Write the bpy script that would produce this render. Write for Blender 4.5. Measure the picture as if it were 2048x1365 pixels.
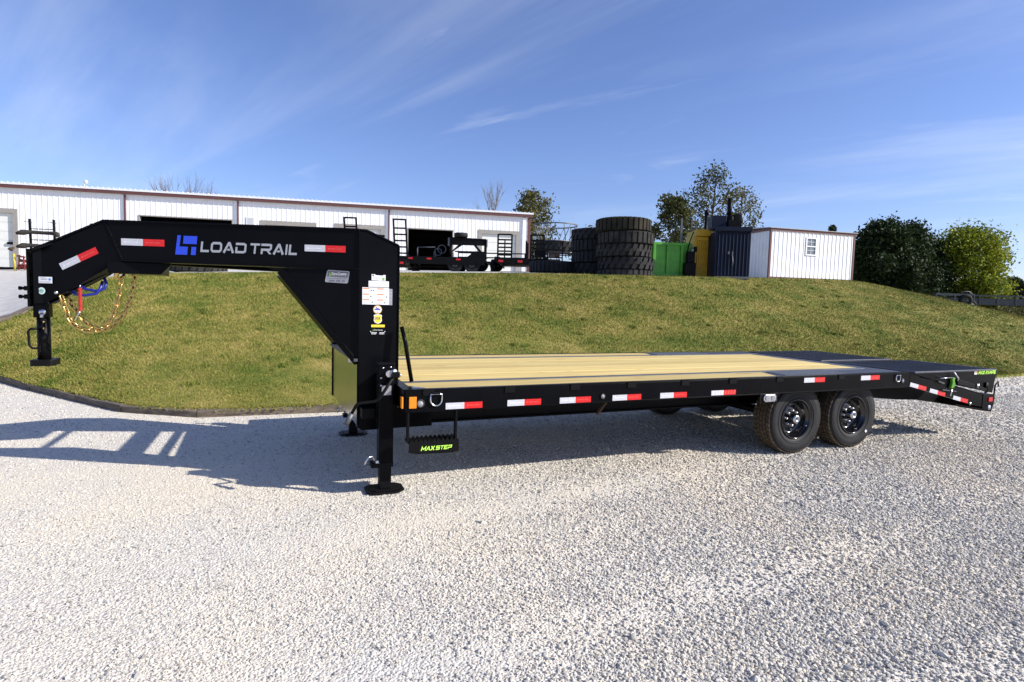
import bpy, math, random
import numpy as np
from mathutils import Vector, Matrix

for o in list(bpy.data.objects): bpy.data.objects.remove(o)
S = bpy.context.scene
COL = S.collection
rnd = random.Random(7)
NP = np.random.default_rng(11)

# ------------------------------------------------------------------ camera, sky, sun, exposure
YAW, PITCH, ROLL = math.radians(22.681), math.radians(4.123), math.radians(1.570)
CAM = Vector((-0.950, -4.280, 1.574))
fw = Vector((math.sin(YAW)*math.cos(PITCH), math.cos(YAW)*math.cos(PITCH), -math.sin(PITCH)))
r0 = Vector((math.cos(YAW), -math.sin(YAW), 0)); u0 = r0.cross(fw)
rr = r0*math.cos(ROLL)+u0*math.sin(ROLL); uu = u0*math.cos(ROLL)-r0*math.sin(ROLL)
cd = bpy.data.cameras.new('camera'); cam = bpy.data.objects.new('camera', cd); COL.objects.link(cam)
M3 = Matrix((rr, uu, -fw)).transposed()
cam.matrix_world = Matrix.Translation(CAM) @ M3.to_4x4()
cd.sensor_width = 36; cd.lens = 20.0; cd.clip_end = 3000; cd.clip_start = .05
S.camera = cam

TO_SUN = Vector((1.40, -0.93, 1.0)).normalized()
SUN_EL = math.asin(TO_SUN.z); SUN_ROT = math.atan2(TO_SUN.x, TO_SUN.y)
W = bpy.data.worlds.new('World'); S.world = W; W.use_nodes = True
nt = W.node_tree; nt.nodes.clear()
def N(tree, t, **k):
    n = tree.nodes.new(t)
    for a, v in k.items(): setattr(n, a, v)
    return n
out = N(nt, 'ShaderNodeOutputWorld'); bg = N(nt, 'ShaderNodeBackground')
sky = N(nt, 'ShaderNodeTexSky', sky_type='NISHITA', sun_disc=False)
sky.sun_elevation = SUN_EL; sky.sun_rotation = SUN_ROT; sky.altitude = 200; sky.air_density = 1.0; sky.dust_density = .6; sky.ozone_density = 2.6
tc = N(nt, 'ShaderNodeTexCoord'); sep = N(nt, 'ShaderNodeSeparateXYZ')
nt.links.new(tc.outputs['Generated'], sep.inputs[0])
zc = N(nt, 'ShaderNodeMath', operation='MAXIMUM'); zc.inputs[1].default_value = .0; nt.links.new(sep.outputs['Z'], zc.inputs[0])
za = N(nt, 'ShaderNodeMath', operation='ADD'); za.inputs[1].default_value = .12; nt.links.new(zc.outputs[0], za.inputs[0])
dx = N(nt, 'ShaderNodeMath', operation='DIVIDE'); dy = N(nt, 'ShaderNodeMath', operation='DIVIDE')
nt.links.new(sep.outputs['X'], dx.inputs[0]); nt.links.new(sep.outputs['Y'], dy.inputs[0])
nt.links.new(za.outputs[0], dx.inputs[1]); nt.links.new(za.outputs[0], dy.inputs[1])
cmb = N(nt, 'ShaderNodeCombineXYZ'); nt.links.new(dx.outputs[0], cmb.inputs[0]); nt.links.new(dy.outputs[0], cmb.inputs[1])
def cloud(rot, sx, sy, scale, lo, hi, off, detail=8, rough=.6, dist=.6):
    mp = N(nt, 'ShaderNodeMapping', vector_type='TEXTURE'); mp.inputs['Rotation'].default_value = (0, 0, math.radians(rot))
    mp.inputs['Scale'].default_value = (sx, sy, 1); mp.inputs['Location'].default_value = off
    nt.links.new(cmb.outputs[0], mp.inputs[0])
    nz = N(nt, 'ShaderNodeTexNoise'); nz.inputs['Scale'].default_value = scale; nz.inputs['Detail'].default_value = detail
    nz.inputs['Roughness'].default_value = rough; nz.inputs['Distortion'].default_value = dist
    nt.links.new(mp.outputs[0], nz.inputs['Vector'])
    mr = N(nt, 'ShaderNodeMapRange', interpolation_type='SMOOTHSTEP'); mr.inputs['From Min'].default_value = lo; mr.inputs['From Max'].default_value = hi
    nt.links.new(nz.outputs['Fac'], mr.inputs['Value']); return mr.outputs[0]
c1 = cloud(-64, 3.6, .75, 1.0, .44, .80, (3.1, 1.7, 0), 6, .55, .35)
c2 = cloud(-58, 1.5, .42, 1.1, .56, .92, (5.4, 2.3, 0), 9, .6, .55)
mx = N(nt, 'ShaderNodeMath', operation='MULTIPLY'); mx.inputs[1].default_value = .42; nt.links.new(c1, mx.inputs[0])
mx2 = N(nt, 'ShaderNodeMath', operation='MULTIPLY'); mx2.inputs[1].default_value = .45; nt.links.new(c2, mx2.inputs[0])
sm = N(nt, 'ShaderNodeMath', operation='MAXIMUM'); nt.links.new(mx.outputs[0], sm.inputs[0]); nt.links.new(mx2.outputs[0], sm.inputs[1])
tint = N(nt, 'ShaderNodeMix', data_type='RGBA', blend_type='MULTIPLY'); tint.inputs['Factor'].default_value = 1
tint.inputs['B'].default_value = (1.03, 1.05, 1.38, 1)
nt.links.new(sky.outputs[0], tint.inputs['A'])
cm = N(nt, 'ShaderNodeMix', data_type='RGBA'); cm.inputs['B'].default_value = (7.6, 8.2, 9.2, 1)
nt.links.new(sm.outputs[0], cm.inputs['Factor']); nt.links.new(tint.outputs['Result'], cm.inputs['A'])
nt.links.new(cm.outputs['Result'], bg.inputs['Color']); bg.inputs['Strength'].default_value = .088
nt.links.new(bg.outputs[0], out.inputs[0])

sl = bpy.data.lights.new('sun', 'SUN'); sl.energy = 5.0; sl.angle = math.radians(.53); sl.color = (1, .945, .86)
so = bpy.data.objects.new('sun', sl); COL.objects.link(so); so.location = (20, -14, 15)
so.rotation_mode = 'QUATERNION'; so.rotation_quaternion = TO_SUN.to_track_quat('Z', 'Y')
S.view_settings.view_transform = 'Standard'; S.view_settings.look = 'None'
S.view_settings.exposure = 0.55; S.view_settings.gamma = 1
S.render.engine = 'CYCLES'

# ------------------------------------------------------------------ materials
MATS = {}
def mat(name, col, rough=.5, metal=0, var=.0, vscale=4, bump=0, bscale=60, spec=.5, coat=0, stretch=None, col2=None, objrand=0, emit=None):
    if name in MATS: return MATS[name]
    m = bpy.data.materials.new(name); m.use_nodes = True; t = m.node_tree; b = t.nodes['Principled BSDF']
    b.inputs['Base Color'].default_value = (*col, 1); b.inputs['Roughness'].default_value = rough; b.inputs['Metallic'].default_value = metal
    b.inputs['Specular IOR Level'].default_value = spec; b.inputs['Coat Weight'].default_value = coat
    co = N(t, 'ShaderNodeTexCoord'); vec = co.outputs['Object']
    if stretch:
        mp = N(t, 'ShaderNodeMapping'); mp.inputs['Scale'].default_value = stretch; t.links.new(vec, mp.inputs[0]); vec = mp.outputs[0]
    if var or col2:
        nz = N(t, 'ShaderNodeTexNoise'); nz.inputs['Scale'].default_value = vscale; nz.inputs['Detail'].default_value = 6; nz.inputs['Roughness'].default_value = .65
        t.links.new(vec, nz.inputs['Vector'])
        cr = N(t, 'ShaderNodeMapRange'); cr.inputs['From Min'].default_value = .3; cr.inputs['From Max'].default_value = .7
        t.links.new(nz.outputs['Fac'], cr.inputs['Value'])
        mi = N(t, 'ShaderNodeMix', data_type='RGBA')
        mi.inputs['A'].default_value = (*[max(0, c*(1-var)) for c in col], 1)
        mi.inputs['B'].default_value = (*(col2 if col2 else [min(1, c*(1+var)) for c in col]), 1)
        t.links.new(cr.outputs[0], mi.inputs['Factor']); last = mi.outputs['Result']
        if objrand:
            oi = N(t, 'ShaderNodeObjectInfo'); mr = N(t, 'ShaderNodeMapRange'); mr.inputs['To Min'].default_value = 1-objrand; mr.inputs['To Max'].default_value = 1+objrand
            t.links.new(oi.outputs['Random'], mr.inputs['Value'])
            mm = N(t, 'ShaderNodeMix', data_type='RGBA', blend_type='MULTIPLY'); mm.inputs['Factor'].default_value = 1
            t.links.new(last, mm.inputs['A']); t.links.new(mr.outputs[0], mm.inputs['B']); last = mm.outputs['Result']
        t.links.new(last, b.inputs['Base Color'])
    if bump:
        n2 = N(t, 'ShaderNodeTexNoise'); n2.inputs['Scale'].default_value = bscale; n2.inputs['Detail'].default_value = 5
        t.links.new(vec, n2.inputs['Vector'])
        bp = N(t, 'ShaderNodeBump'); bp.inputs['Strength'].default_value = bump; bp.inputs['Distance'].default_value = .02
        t.links.new(n2.outputs['Fac'], bp.inputs['Height']); t.links.new(bp.outputs[0], b.inputs['Normal'])
    MATS[name] = m; return m

BLACK = mat('black_paint', (.0030, .0032, .0045), .27, spec=.07, var=.25, vscale=3, bump=.02, bscale=25)
BLACK2 = mat('black_paint_satin', (.0055, .0055, .006), .45, spec=.10, var=.3, vscale=5, bump=.05, bscale=60)
STEELGREY = mat('worn_grey_steel', (.10, .105, .115), .5, .3, var=.3, vscale=9, bump=.15, bscale=40)
RAMPTOP = mat('dark_ramp_steel', (.050, .053, .066), .48, .1, var=.35, vscale=3, bump=.12, bscale=90, stretch=(.4, 3, 1))
TREADBAR = mat('tread_bar_steel', (.20, .205, .22), .45, .4, var=.25, vscale=12)
CHROME = mat('zinc_plate', (.62, .63, .66), .28, 1, var=.15, vscale=30)
DPLATE = mat('aluminium_plate', (.50, .50, .47), .20, 1, var=.10, vscale=7, bump=.06, bscale=55)
GOLD = mat('gold_zinc_chain', (.60, .40, .13), .26, 1, var=.2, vscale=40)
RUBBER = mat('black_rubber', (.014, .014, .015), .62, spec=.3, var=.35, vscale=8, bump=.08, bscale=120)
TREADM = mat('dusty_tread_rubber', (.085, .066, .046), .9, spec=.2, var=.4, vscale=14, bump=.2, bscale=90)
RIMB = mat('gloss_black_rim', (.006, .006, .007), .16, spec=.5, coat=.4, var=.2)
AMBER = mat('amber_lens', (.75, .23, .01), .2, spec=.5, var=.08, vscale=40)
REDL = mat('red_lens', (.55, .012, .012), .22, var=.1, vscale=40)
GLASSL = mat('clear_lens', (.35, .35, .37), .12, .3, var=.4, vscale=90, bump=.4, bscale=150)
TW = mat('tape_white', (.55, .56, .60), .38, .1, var=.10, vscale=60, bump=.1, bscale=150)
TR = mat('tape_red', (.62, .012, .012), .35, var=.10, vscale=60, bump=.1, bscale=150)
TWP = mat('tape_white_print', (.78, .79, .82), .4, var=.05)
TRP = mat('tape_red_print', (.72, .09, .08), .4, var=.05)
BLUE = mat('logo_blue', (.018, .060, .62), .4, var=.04, vscale=20)
GREYT = mat('logo_grey', (.32, .34, .37), .42, var=.05, vscale=30)
LIME = mat('lime_print', (.50, .90, .10), .45, var=.05, vscale=30)
WHITES = mat('white_sticker', (.74, .75, .77), .45, var=.04, vscale=30)
SILVERS = mat('silver_sticker', (.36, .36, .39), .35, .4, var=.15, vscale=12)
INK = mat('sticker_ink', (.10, .10, .12), .6, var=.1)
INKG = mat('sticker_grey_ink', (.45, .46, .50), .6, var=.1)
ORNG = mat('sticker_orange', (.80, .20, .04), .5, var=.05)
YELS = mat('sticker_yellow', (.85, .66, .03), .5, var=.05)
TAN = mat('sticker_tan', (.66, .42, .14), .5, var=.05)
GRNS = mat('sticker_green', (.16, .42, .04), .5, var=.08)
BLUS = mat('sticker_blue', (.10, .28, .70), .5, var=.05)
MINT = mat('sticker_mint', (.60, .76, .70), .5, var=.05)
BLUECBL = mat('blue_cable', (.010, .018, .22), .35, var=.1)
REDCBL = mat('red_coil_cable', (.55, .03, .03), .4, var=.1)
GREENP = mat('lime_green_paint', (.075, .26, .010), .4, var=.2, vscale=15)

def wood_mat():
    m = bpy.data.materials.new('pine_plank'); m.use_nodes = True; t = m.node_tree; b = t.nodes['Principled BSDF']
    b.inputs['Roughness'].default_value = .62; b.inputs['Specular IOR Level'].default_value = .3
    co = N(t, 'ShaderNodeTexCoord'); oi = N(t, 'ShaderNodeObjectInfo')
    ad = N(t, 'ShaderNodeVectorMath', operation='ADD'); cx = N(t, 'ShaderNodeCombineXYZ')
    mu = N(t, 'ShaderNodeMath', operation='MULTIPLY'); mu.inputs[1].default_value = 37.0
    t.links.new(oi.outputs['Random'], mu.inputs[0])
    for i in range(3): t.links.new(mu.outputs[0], cx.inputs[i])
    t.links.new(co.outputs['Object'], ad.inputs[0]); t.links.new(cx.outputs[0], ad.inputs[1])
    def nz(scale, st, detail=5, rough=.6, dist=0):
        mp = N(t, 'ShaderNodeMapping'); mp.inputs['Scale'].default_value = st; t.links.new(ad.outputs[0], mp.inputs[0])
        n = N(t, 'ShaderNodeTexNoise'); n.inputs['Scale'].default_value = scale; n.inputs['Detail'].default_value = detail; n.inputs['Roughness'].default_value = rough; n.inputs['Distortion'].default_value = dist
        t.links.new(mp.outputs[0], n.inputs['Vector']); return n.outputs['Fac']
    def ramp(f, pts):
        r = N(t, 'ShaderNodeValToRGB'); e = r.color_ramp.elements
        e[0].position, e[0].color = pts[0][0], (*pts[0][1], 1); e[1].position, e[1].color = pts[-1][0], (*pts[-1][1], 1)
        for p, c in pts[1:-1]: q = e.new(p); q.color = (*c, 1)
        t.links.new(f, r.inputs[0]); return r.outputs[0]
    grain = ramp(nz(1, (.9, 26, 26), 6, .6, .4), [(.30, (.47, .32, .105)), (.5, (.64, .49, .185)), (.72, (.70, .56, .245))])
    knots = N(t, 'ShaderNodeMapRange'); knots.inputs['From Min'].default_value = .655; knots.inputs['From Max'].default_value = .76
    t.links.new(nz(1, (2.3, 17, 17), 2, .5), knots.inputs['Value'])
    mi = N(t, 'ShaderNodeMix', data_type='RGBA'); mi.inputs['B'].default_value = (.30, .16, .05, 1)
    t.links.new(knots.outputs[0], mi.inputs['Factor']); t.links.new(grain, mi.inputs['A'])
    mr = N(t, 'ShaderNodeMapRange'); mr.inputs['To Min'].default_value = .84; mr.inputs['To Max'].default_value = 1.12; t.links.new(oi.outputs['Random'], mr.inputs['Value'])
    mm = N(t, 'ShaderNodeMix', data_type='RGBA', blend_type='MULTIPLY'); mm.inputs['Factor'].default_value = 1
    t.links.new(mi.outputs['Result'], mm.inputs['A']); t.links.new(mr.outputs[0], mm.inputs['B'])
    t.links.new(mm.outputs['Result'], b.inputs['Base Color'])
    bp = N(t, 'ShaderNodeBump'); bp.inputs['Strength'].default_value = .25; bp.inputs['Distance'].default_value = .004
    t.links.new(nz(1, (3, 60, 60)), bp.inputs['Height']); t.links.new(bp.outputs[0], b.inputs['Normal'])
    return m
WOOD = wood_mat()

def gravel_mat(name, stones=False):
    m = bpy.data.materials.new(name); m.use_nodes = True; t = m.node_tree; b = t.nodes['Principled BSDF']
    b.inputs['Roughness'].default_value = .92; b.inputs['Specular IOR Level'].default_value = .2
    co = N(t, 'ShaderNodeTexCoord'); geo = N(t, 'ShaderNodeNewGeometry')
    big = N(t, 'ShaderNodeTexNoise'); big.inputs['Scale'].default_value = .55; big.inputs['Detail'].default_value = 5; t.links.new(geo.outputs['Position'], big.inputs['Vector'])
    if stones:
        oi = N(t, 'ShaderNodeObjectInfo')
        r = N(t, 'ShaderNodeValToRGB'); e = r.color_ramp.elements
        e[0].position, e[0].color = 0, (.20, .19, .18, 1); e[1].position, e[1].color = 1, (.68, .64, .57, 1)
        for p, c in [(.14, (.36, .345, .32)), (.5, (.53, .505, .455)), (.8, (.60, .565, .50)), (.92, (.62, .545, .42))]: q = e.new(p); q.color = (*c, 1)
        t.links.new(oi.outputs['Random'], r.inputs[0])
        n = N(t, 'ShaderNodeTexNoise'); n.inputs['Scale'].default_value = 60; t.links.new(geo.outputs['Position'], n.inputs['Vector'])
        mr = N(t, 'ShaderNodeMapRange'); mr.inputs['To Min'].default_value = .8; mr.inputs['To Max'].default_value = 1.2; t.links.new(n.outputs['Fac'], mr.inputs['Value'])
        mm = N(t, 'ShaderNodeMix', data_type='RGBA', blend_type='MULTIPLY'); mm.inputs['Factor'].default_value = 1
        t.links.new(r.outputs[0], mm.inputs['A']); t.links.new(mr.outputs[0], mm.inputs['B'])
        dr = N(t, 'ShaderNodeMapRange'); dr.inputs['From Min'].default_value = .48; dr.inputs['From Max'].default_value = .66; dr.inputs['To Max'].default_value = .42; t.links.new(big.outputs['Fac'], dr.inputs['Value'])
        dm = N(t, 'ShaderNodeMix', data_type='RGBA'); dm.inputs['B'].default_value = (.64, .565, .445, 1); t.links.new(dr.outputs[0], dm.inputs['Factor']); t.links.new(mm.outputs['Result'], dm.inputs['A'])
        t.links.new(dm.outputs['Result'], b.inputs['Base Color'])
    else:
        v = N(t, 'ShaderNodeTexVoronoi'); v.inputs['Scale'].default_value = 75; t.links.new(geo.outputs['Position'], v.inputs['Vector'])
        r = N(t, 'ShaderNodeValToRGB'); e = r.color_ramp.elements
        e[0].position, e[0].color = 0, (.42, .40, .37, 1); e[1].position, e[1].color = 1, (.72, .68, .61, 1)
        for p, c in [(.35, (.56, .53, .475)), (.7, (.64, .605, .54))]: q = e.new(p); q.color = (*c, 1)
        t.links.new(v.outputs['Color'], r.inputs[0])
        mr = N(t, 'ShaderNodeMapRange'); mr.inputs['From Min'].default_value = .35; mr.inputs['From Max'].default_value = .68; t.links.new(big.outputs['Fac'], mr.inputs['Value'])
        mi = N(t, 'ShaderNodeMix', data_type='RGBA'); mi.inputs['B'].default_value = (.71, .635, .51, 1)
        ml = N(t, 'ShaderNodeMath', operation='MULTIPLY'); ml.inputs[1].default_value = .9; t.links.new(mr.outputs[0], ml.inputs[0])
        t.links.new(ml.outputs[0], mi.inputs['Factor']); t.links.new(r.outputs[0], mi.inputs['A']); t.links.new(mi.outputs['Result'], b.inputs['Base Color'])
        bp = N(t, 'ShaderNodeBump'); bp.inputs['Strength'].default_value = .6; bp.inputs['Distance'].default_value = .012
        t.links.new(v.outputs['Distance'], bp.inputs['Height']); bp.invert = True; t.links.new(bp.outputs[0], b.inputs['Normal'])
    return m
GRAVEL = gravel_mat('gravel_bed'); STONE = gravel_mat('gravel_stone', True)
YARD = mat('pale_yard_gravel', (.52, .50, .46), .95, var=.18, vscale=3, bump=.6, bscale=25)

def grass_mat(name, blades):
    m = bpy.data.materials.new(name); m.use_nodes = True; t = m.node_tree; b = t.nodes['Principled BSDF']
    b.inputs['Roughness'].default_value = .8; b.inputs['Specular IOR Level'].default_value = .15
    geo = N(t, 'ShaderNodeNewGeometry')
    n1 = N(t, 'ShaderNodeTexNoise'); n1.inputs['Scale'].default_value = .9; n1.inputs['Detail'].default_value = 7; n1.inputs['Roughness'].default_value = .7; t.links.new(geo.outputs['Position'], n1.inputs['Vector'])
    r = N(t, 'ShaderNodeValToRGB'); e = r.color_ramp.elements
    e[0].position, e[0].color = .28, (.080, .135, .018, 1); e[1].position, e[1].color = .74, (.40, .32, .105, 1)
    q = e.new(.50); q.color = (.220, .214, .047, 1)
    f = n1.outputs['Fac']
    if blades:
        at = N(t, 'ShaderNodeAttribute', attribute_name='tone')
        ma = N(t, 'ShaderNodeMath', operation='ADD'); t.links.new(f, ma.inputs[0]); t.links.new(at.outputs['Fac'], ma.inputs[1]); f = ma.outputs[0]
        b.inputs['Subsurface Weight'].default_value = 0
    t.links.new(f, r.inputs[0]); t.links.new(r.outputs[0], b.inputs['Base Color'])
    if not blades:
        n2 = N(t, 'ShaderNodeTexNoise'); n2.inputs['Scale'].default_value = 35; n2.inputs['Detail'].default_value = 6; t.links.new(geo.outputs['Position'], n2.inputs['Vector'])
        bp = N(t, 'ShaderNodeBump'); bp.inputs['Strength'].default_value = .8; bp.inputs['Distance'].default_value = .05
        t.links.new(n2.outputs['Fac'], bp.inputs['Height']); t.links.new(bp.outputs[0], b.inputs['Normal'])
    return m
TURF = grass_mat('turf', False); BLADE = grass_mat('grass_blade', True)

def leaf_mat(name, c_dark, c_light):
    m = bpy.data.materials.new(name); m.use_nodes = True; t = m.node_tree; b = t.nodes['Principled BSDF']
    b.inputs['Roughness'].default_value = .65; b.inputs['Specular IOR Level'].default_value = .2
    at = N(t, 'ShaderNodeAttribute', attribute_name='tone')
    mi = N(t, 'ShaderNodeMix', data_type='RGBA'); mi.inputs['A'].default_value = (*c_dark, 1); mi.inputs['B'].default_value = (*c_light, 1)
    t.links.new(at.outputs['Fac'], mi.inputs['Factor']); t.links.new(mi.outputs['Result'], b.inputs['Base Color'])
    tr = N(t, 'ShaderNodeBsdfTranslucent'); t.links.new(mi.outputs['Result'], tr.inputs['Color'])
    ms = N(t, 'ShaderNodeMixShader'); ms.inputs[0].default_value = .25
    o = t.nodes['Material Output']; t.links.new(b.outputs[0], ms.inputs[1]); t.links.new(tr.outputs[0], ms.inputs[2]); t.links.new(ms.outputs[0], o.inputs[0])
    return m
BARK = mat('bark', (.085, .065, .048), .95, var=.35, vscale=12, bump=.5, bscale=25)
BARKG = mat('grey_bark', (.17, .145, .125), .95, var=.3, vscale=12)
LEAF_AUT = leaf_mat('autumn_leaf', (.030, .042, .012), (.115, .11, .028))
LEAF_OLV = leaf_mat('olive_leaf', (.055, .062, .020), (.17, .15, .045))
LEAF_CED = leaf_mat('cedar_leaf', (.009, .020, .006), (.030, .052, .012))
LEAF_YEL = leaf_mat('yellow_green_leaf', (.060, .100, .010), (.40, .42, .03))  # dark and light tones set apart to put lit and shaded foliage into the colour
LEAF_FAR = leaf_mat('far_leaf', (.016, .024, .012), (.050, .058, .024))

WWALL = mat('white_siding', (.84, .84, .84), .45, var=.05, vscale=1.5, bump=.02)
REDTRIM = mat('red_brown_trim', (.115, .042, .038), .5, var=.12, vscale=4)
DOORW = mat('off_white_door', (.74, .74, .69), .5, var=.04, vscale=2)
FRAMEG = mat('taupe_door_frame', (.30, .28, .25), .6, var=.1)
ROOFW = mat('white_roof_metal', (.74, .75, .77), .4, var=.05)
DARKIN = mat('dark_interior', (.03, .03, .03), .8, var=.3, vscale=2)
GREYWALL = mat('grey_siding', (.60, .61, .63), .4, .2, var=.08, vscale=1.2)  # plain grey, darker than the white siding of the shed front
PANE = mat('window_pane', (.16, .18, .20), .08, spec=.6, var=.3, vscale=2)
WFRAME = mat('white_window_frame', (.78, .78, .78), .45, var=.03)
OTRA = mat('old_tyre_rubber', (.016, .016, .017), .75, spec=.25, var=.5, vscale=3, bump=.3, bscale=14)
OTRB = mat('muddy_tyre_rubber', (.016, .016, .017), .85, spec=.2, var=.5, vscale=2.5, col2=(.052, .051, .048), bump=.5, bscale=11)
OTRC = mat('mud_crusted_tyre', (.016, .016, .015), .85, spec=.2, var=.5, vscale=2.0, col2=(.045, .039, .026), bump=.3, bscale=12)
DGREEN = mat('dumpster_green', (.070, .30, .020), .5, var=.25, vscale=3)
BYEL = mat('baler_yellow', (.55, .32, .012), .5, var=.2, vscale=4)
BBLUE = mat('baler_blue', (.003, .0075, .026), .5, spec=.2, var=.25, vscale=3)
RUST = mat('rusty_steel', (.10, .065, .045), .8, .2, var=.4, vscale=8)
TIE = mat('weathered_tie', (.085, .064, .046), .95, var=.45, vscale=7, bump=.7, bscale=30, stretch=(.5, 5, 5), col2=(.22, .18, .14))
GALV = mat('galvanised_tube', (.13, .135, .145), .5, .3, var=.2, vscale=10)
GREYTR = mat('faded_grey_trailer', (.055, .060, .075), .6, var=.3, vscale=4)
OLDWOOD = mat('grey_old_wood', (.30, .28, .25), .85, var=.3, vscale=5)
CONC = mat('pale_concrete', (.55, .54, .50), .9, var=.15, vscale=4)

# ------------------------------------------------------------------ mesh helpers
class MB:
    def __init__(s): s.v = []; s.f = []; s.m = []; s.mi = 0; s.sm = False; s.s = []
    def _add(s, vs, fs):
        o = len(s.v); s.v += [tuple(v) for v in vs]
        for f in fs: s.f.append(tuple(i+o for i in f)); s.m.append(s.mi); s.s.append(s.sm)
        return s
    def box(s, x0, x1, y0, y1, z0, z1):
        v = [(x0, y0, z0), (x1, y0, z0), (x1, y1, z0), (x0, y1, z0), (x0, y0, z1), (x1, y0, z1), (x1, y1, z1), (x0, y1, z1)]
        return s._add(v, [(0, 3, 2, 1), (4, 5, 6, 7), (0, 1, 5, 4), (1, 2, 6, 5), (2, 3, 7, 6), (3, 0, 4, 7)])
    def prism(s, poly, d, org=(0, 0, 0), e1=(1, 0, 0), e2=(0, 0, 1)):
        """2-D polygon (a,b) on org+a*e1+b*e2, extruded by vector d"""
        org, e1, e2, d = Vector(org), Vector(e1), Vector(e2), Vector(d); n = len(poly)
        a = [org+e1*p[0]+e2*p[1] for p in poly]; b = [p+d for p in a]
        area = sum(poly[i][0]*poly[(i+1) % n][1]-poly[(i+1) % n][0]*poly[i][1] for i in range(n))
        if (area > 0) != (e1.cross(e2).dot(d) < 0): a.reverse(); b.reverse()
        fs = [tuple(range(n)), tuple(range(2*n-1, n-1, -1))]+[(i, n+i, n+(i+1) % n, (i+1) % n) for i in range(n)]
        return s._add(a+b, fs)
    def poly(s, pts): return s._add(pts, [tuple(range(len(pts)))])
    def tube(s, path, r, n=8, closed=False, caps=True, smooth=True):
        path = [Vector(p) for p in path]; m = len(path); rs = r if isinstance(r, (list, tuple)) else [r]*m
        vs = []; up = None
        for i, p in enumerate(path):
            if closed: t = path[(i+1) % m]-path[i-1]
            else: t = path[min(i+1, m-1)]-path[max(i-1, 0)]
            if t.length < 1e-9: t = Vector((0, 0, 1))
            t.normalize()
            if up is None: up = Vector((0, 0, 1)) if abs(t.z) < .9 else Vector((1, 0, 0))
            a = t.cross(up)
            if a.length < 1e-6: a = t.orthogonal()
            a.normalize(); b = a.cross(t); up = b
            for k in range(n):
                w = 2*math.pi*k/n; vs.append(p+(a*math.cos(w)+b*math.sin(w))*rs[i])
        fs = []; old = s.sm; s.sm = smooth
        for i in range(m if closed else m-1):
            j = (i+1) % m
            for k in range(n): fs.append((i*n+k, i*n+(k+1) % n, j*n+(k+1) % n, j*n+k))
        s._add(vs, fs); s.sm = False
        if caps and not closed:
            o = len(s.v)-len(vs)
            for f in (tuple(o+k for k in range(n-1, -1, -1)), tuple(o+(m-1)*n+k for k in range(n))): s.f.append(f); s.m.append(s.mi); s.s.append(False)
        s.sm = old; return s
    def cyl(s, a, b, r, n=12): return s.tube([a, b], r, n)
    def bar(s, a, b, w, h):
        """square bar from a to b, w across, h tall"""
        a, b = Vector(a), Vector(b); t = (b-a).normalized(); up = Vector((0, 0, 1)) if abs(t.z) < .95 else Vector((1, 0, 0))
        x = t.cross(up).normalized()*w/2; y = x.cross(t).normalized()*h/2
        v = [a-x-y, a+x-y, a+x+y, a-x+y, b-x-y, b+x-y, b+x+y, b-x+y]
        return s._add(v, [(0, 1, 2, 3), (7, 6, 5, 4), (0, 4, 5, 1), (1, 5, 6, 2), (2, 6, 7, 3), (3, 7, 4, 0)])
    def lathe(s, prof, n=32, axis='Y', c=(0, 0, 0), smooth=True, closed=False):
        vs = []
        for k in range(n):
            w = 2*math.pi*k/n
            for r, h in prof:
                p = (r*math.cos(w), h, r*math.sin(w)) if axis == 'Y' else (r*math.cos(w), r*math.sin(w), h)
                vs.append((p[0]+c[0], p[1]+c[1], p[2]+c[2]))
        m = len(prof); fs = []
        for k in range(n):
            k2 = (k+1) % n
            for i in range(m if closed else m-1):
                j = (i+1) % m; f = (k*m+i, k*m+j, k2*m+j, k2*m+i); fs.append(f if axis == 'Y' else f[::-1])
        old = s.sm; s.sm = smooth; s._add(vs, fs); s.sm = old; return s
    def mirror_y(s, c):
        s.v = [(x, 2*c-y, z) for x, y, z in s.v]; s.f = [f[::-1] for f in s.f]; return s
    def data(s, name, mats):
        me = bpy.data.meshes.new(name); me.from_pydata(s.v, [], s.f)
        for m in (mats if isinstance(mats, (list, tuple)) else [mats]): me.materials.append(m)
        me.polygons.foreach_set('material_index', s.m); me.polygons.foreach_set('use_smooth', s.s); me.update(); return me
    def build(s, name, mats, parent=None, bevel=0, loc=None):
        o = bpy.data.objects.new(name, s.data(name, mats)); COL.objects.link(o)
        if parent: o.parent = parent
        if loc: o.location = loc
        if bevel:
            b = o.modifiers.new('edge', 'BEVEL'); b.width = bevel; b.segments = 2; b.limit_method = 'ANGLE'; b.angle_limit = math.radians(40)
        return o
def tag(o, label, cat, group=None, kind=None):
    if label: o['label'] = label
    if cat: o['category'] = cat
    if group: o['group'] = group
    if kind: o['kind'] = kind
    return o
def empty(name, loc=(0, 0, 0), rz=0, parent=None):
    o = bpy.data.objects.new(name, None); COL.objects.link(o); o.location = loc; o.rotation_euler = (0, 0, rz); o.empty_display_size = .2
    if parent: o.parent = parent
    return o
def copy_tree(o, parent=None):
    c = o.copy(); COL.objects.link(c); c.parent = parent
    for ch in list(o.children): copy_tree(ch, c)
    return c
def structure(o): o['kind'] = 'structure'; return o
FWD = Vector((math.sin(YAW), math.cos(YAW))); RGT = Vector((math.cos(YAW), -math.sin(YAW)))
def uv(u, v): p = Vector((CAM.x, CAM.y))+RGT*u+FWD*v; return p.x, p.y      # metres right of and ahead of the viewpoint
FACE = -YAW                                                              # heading of something that faces the lot squarely

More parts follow.
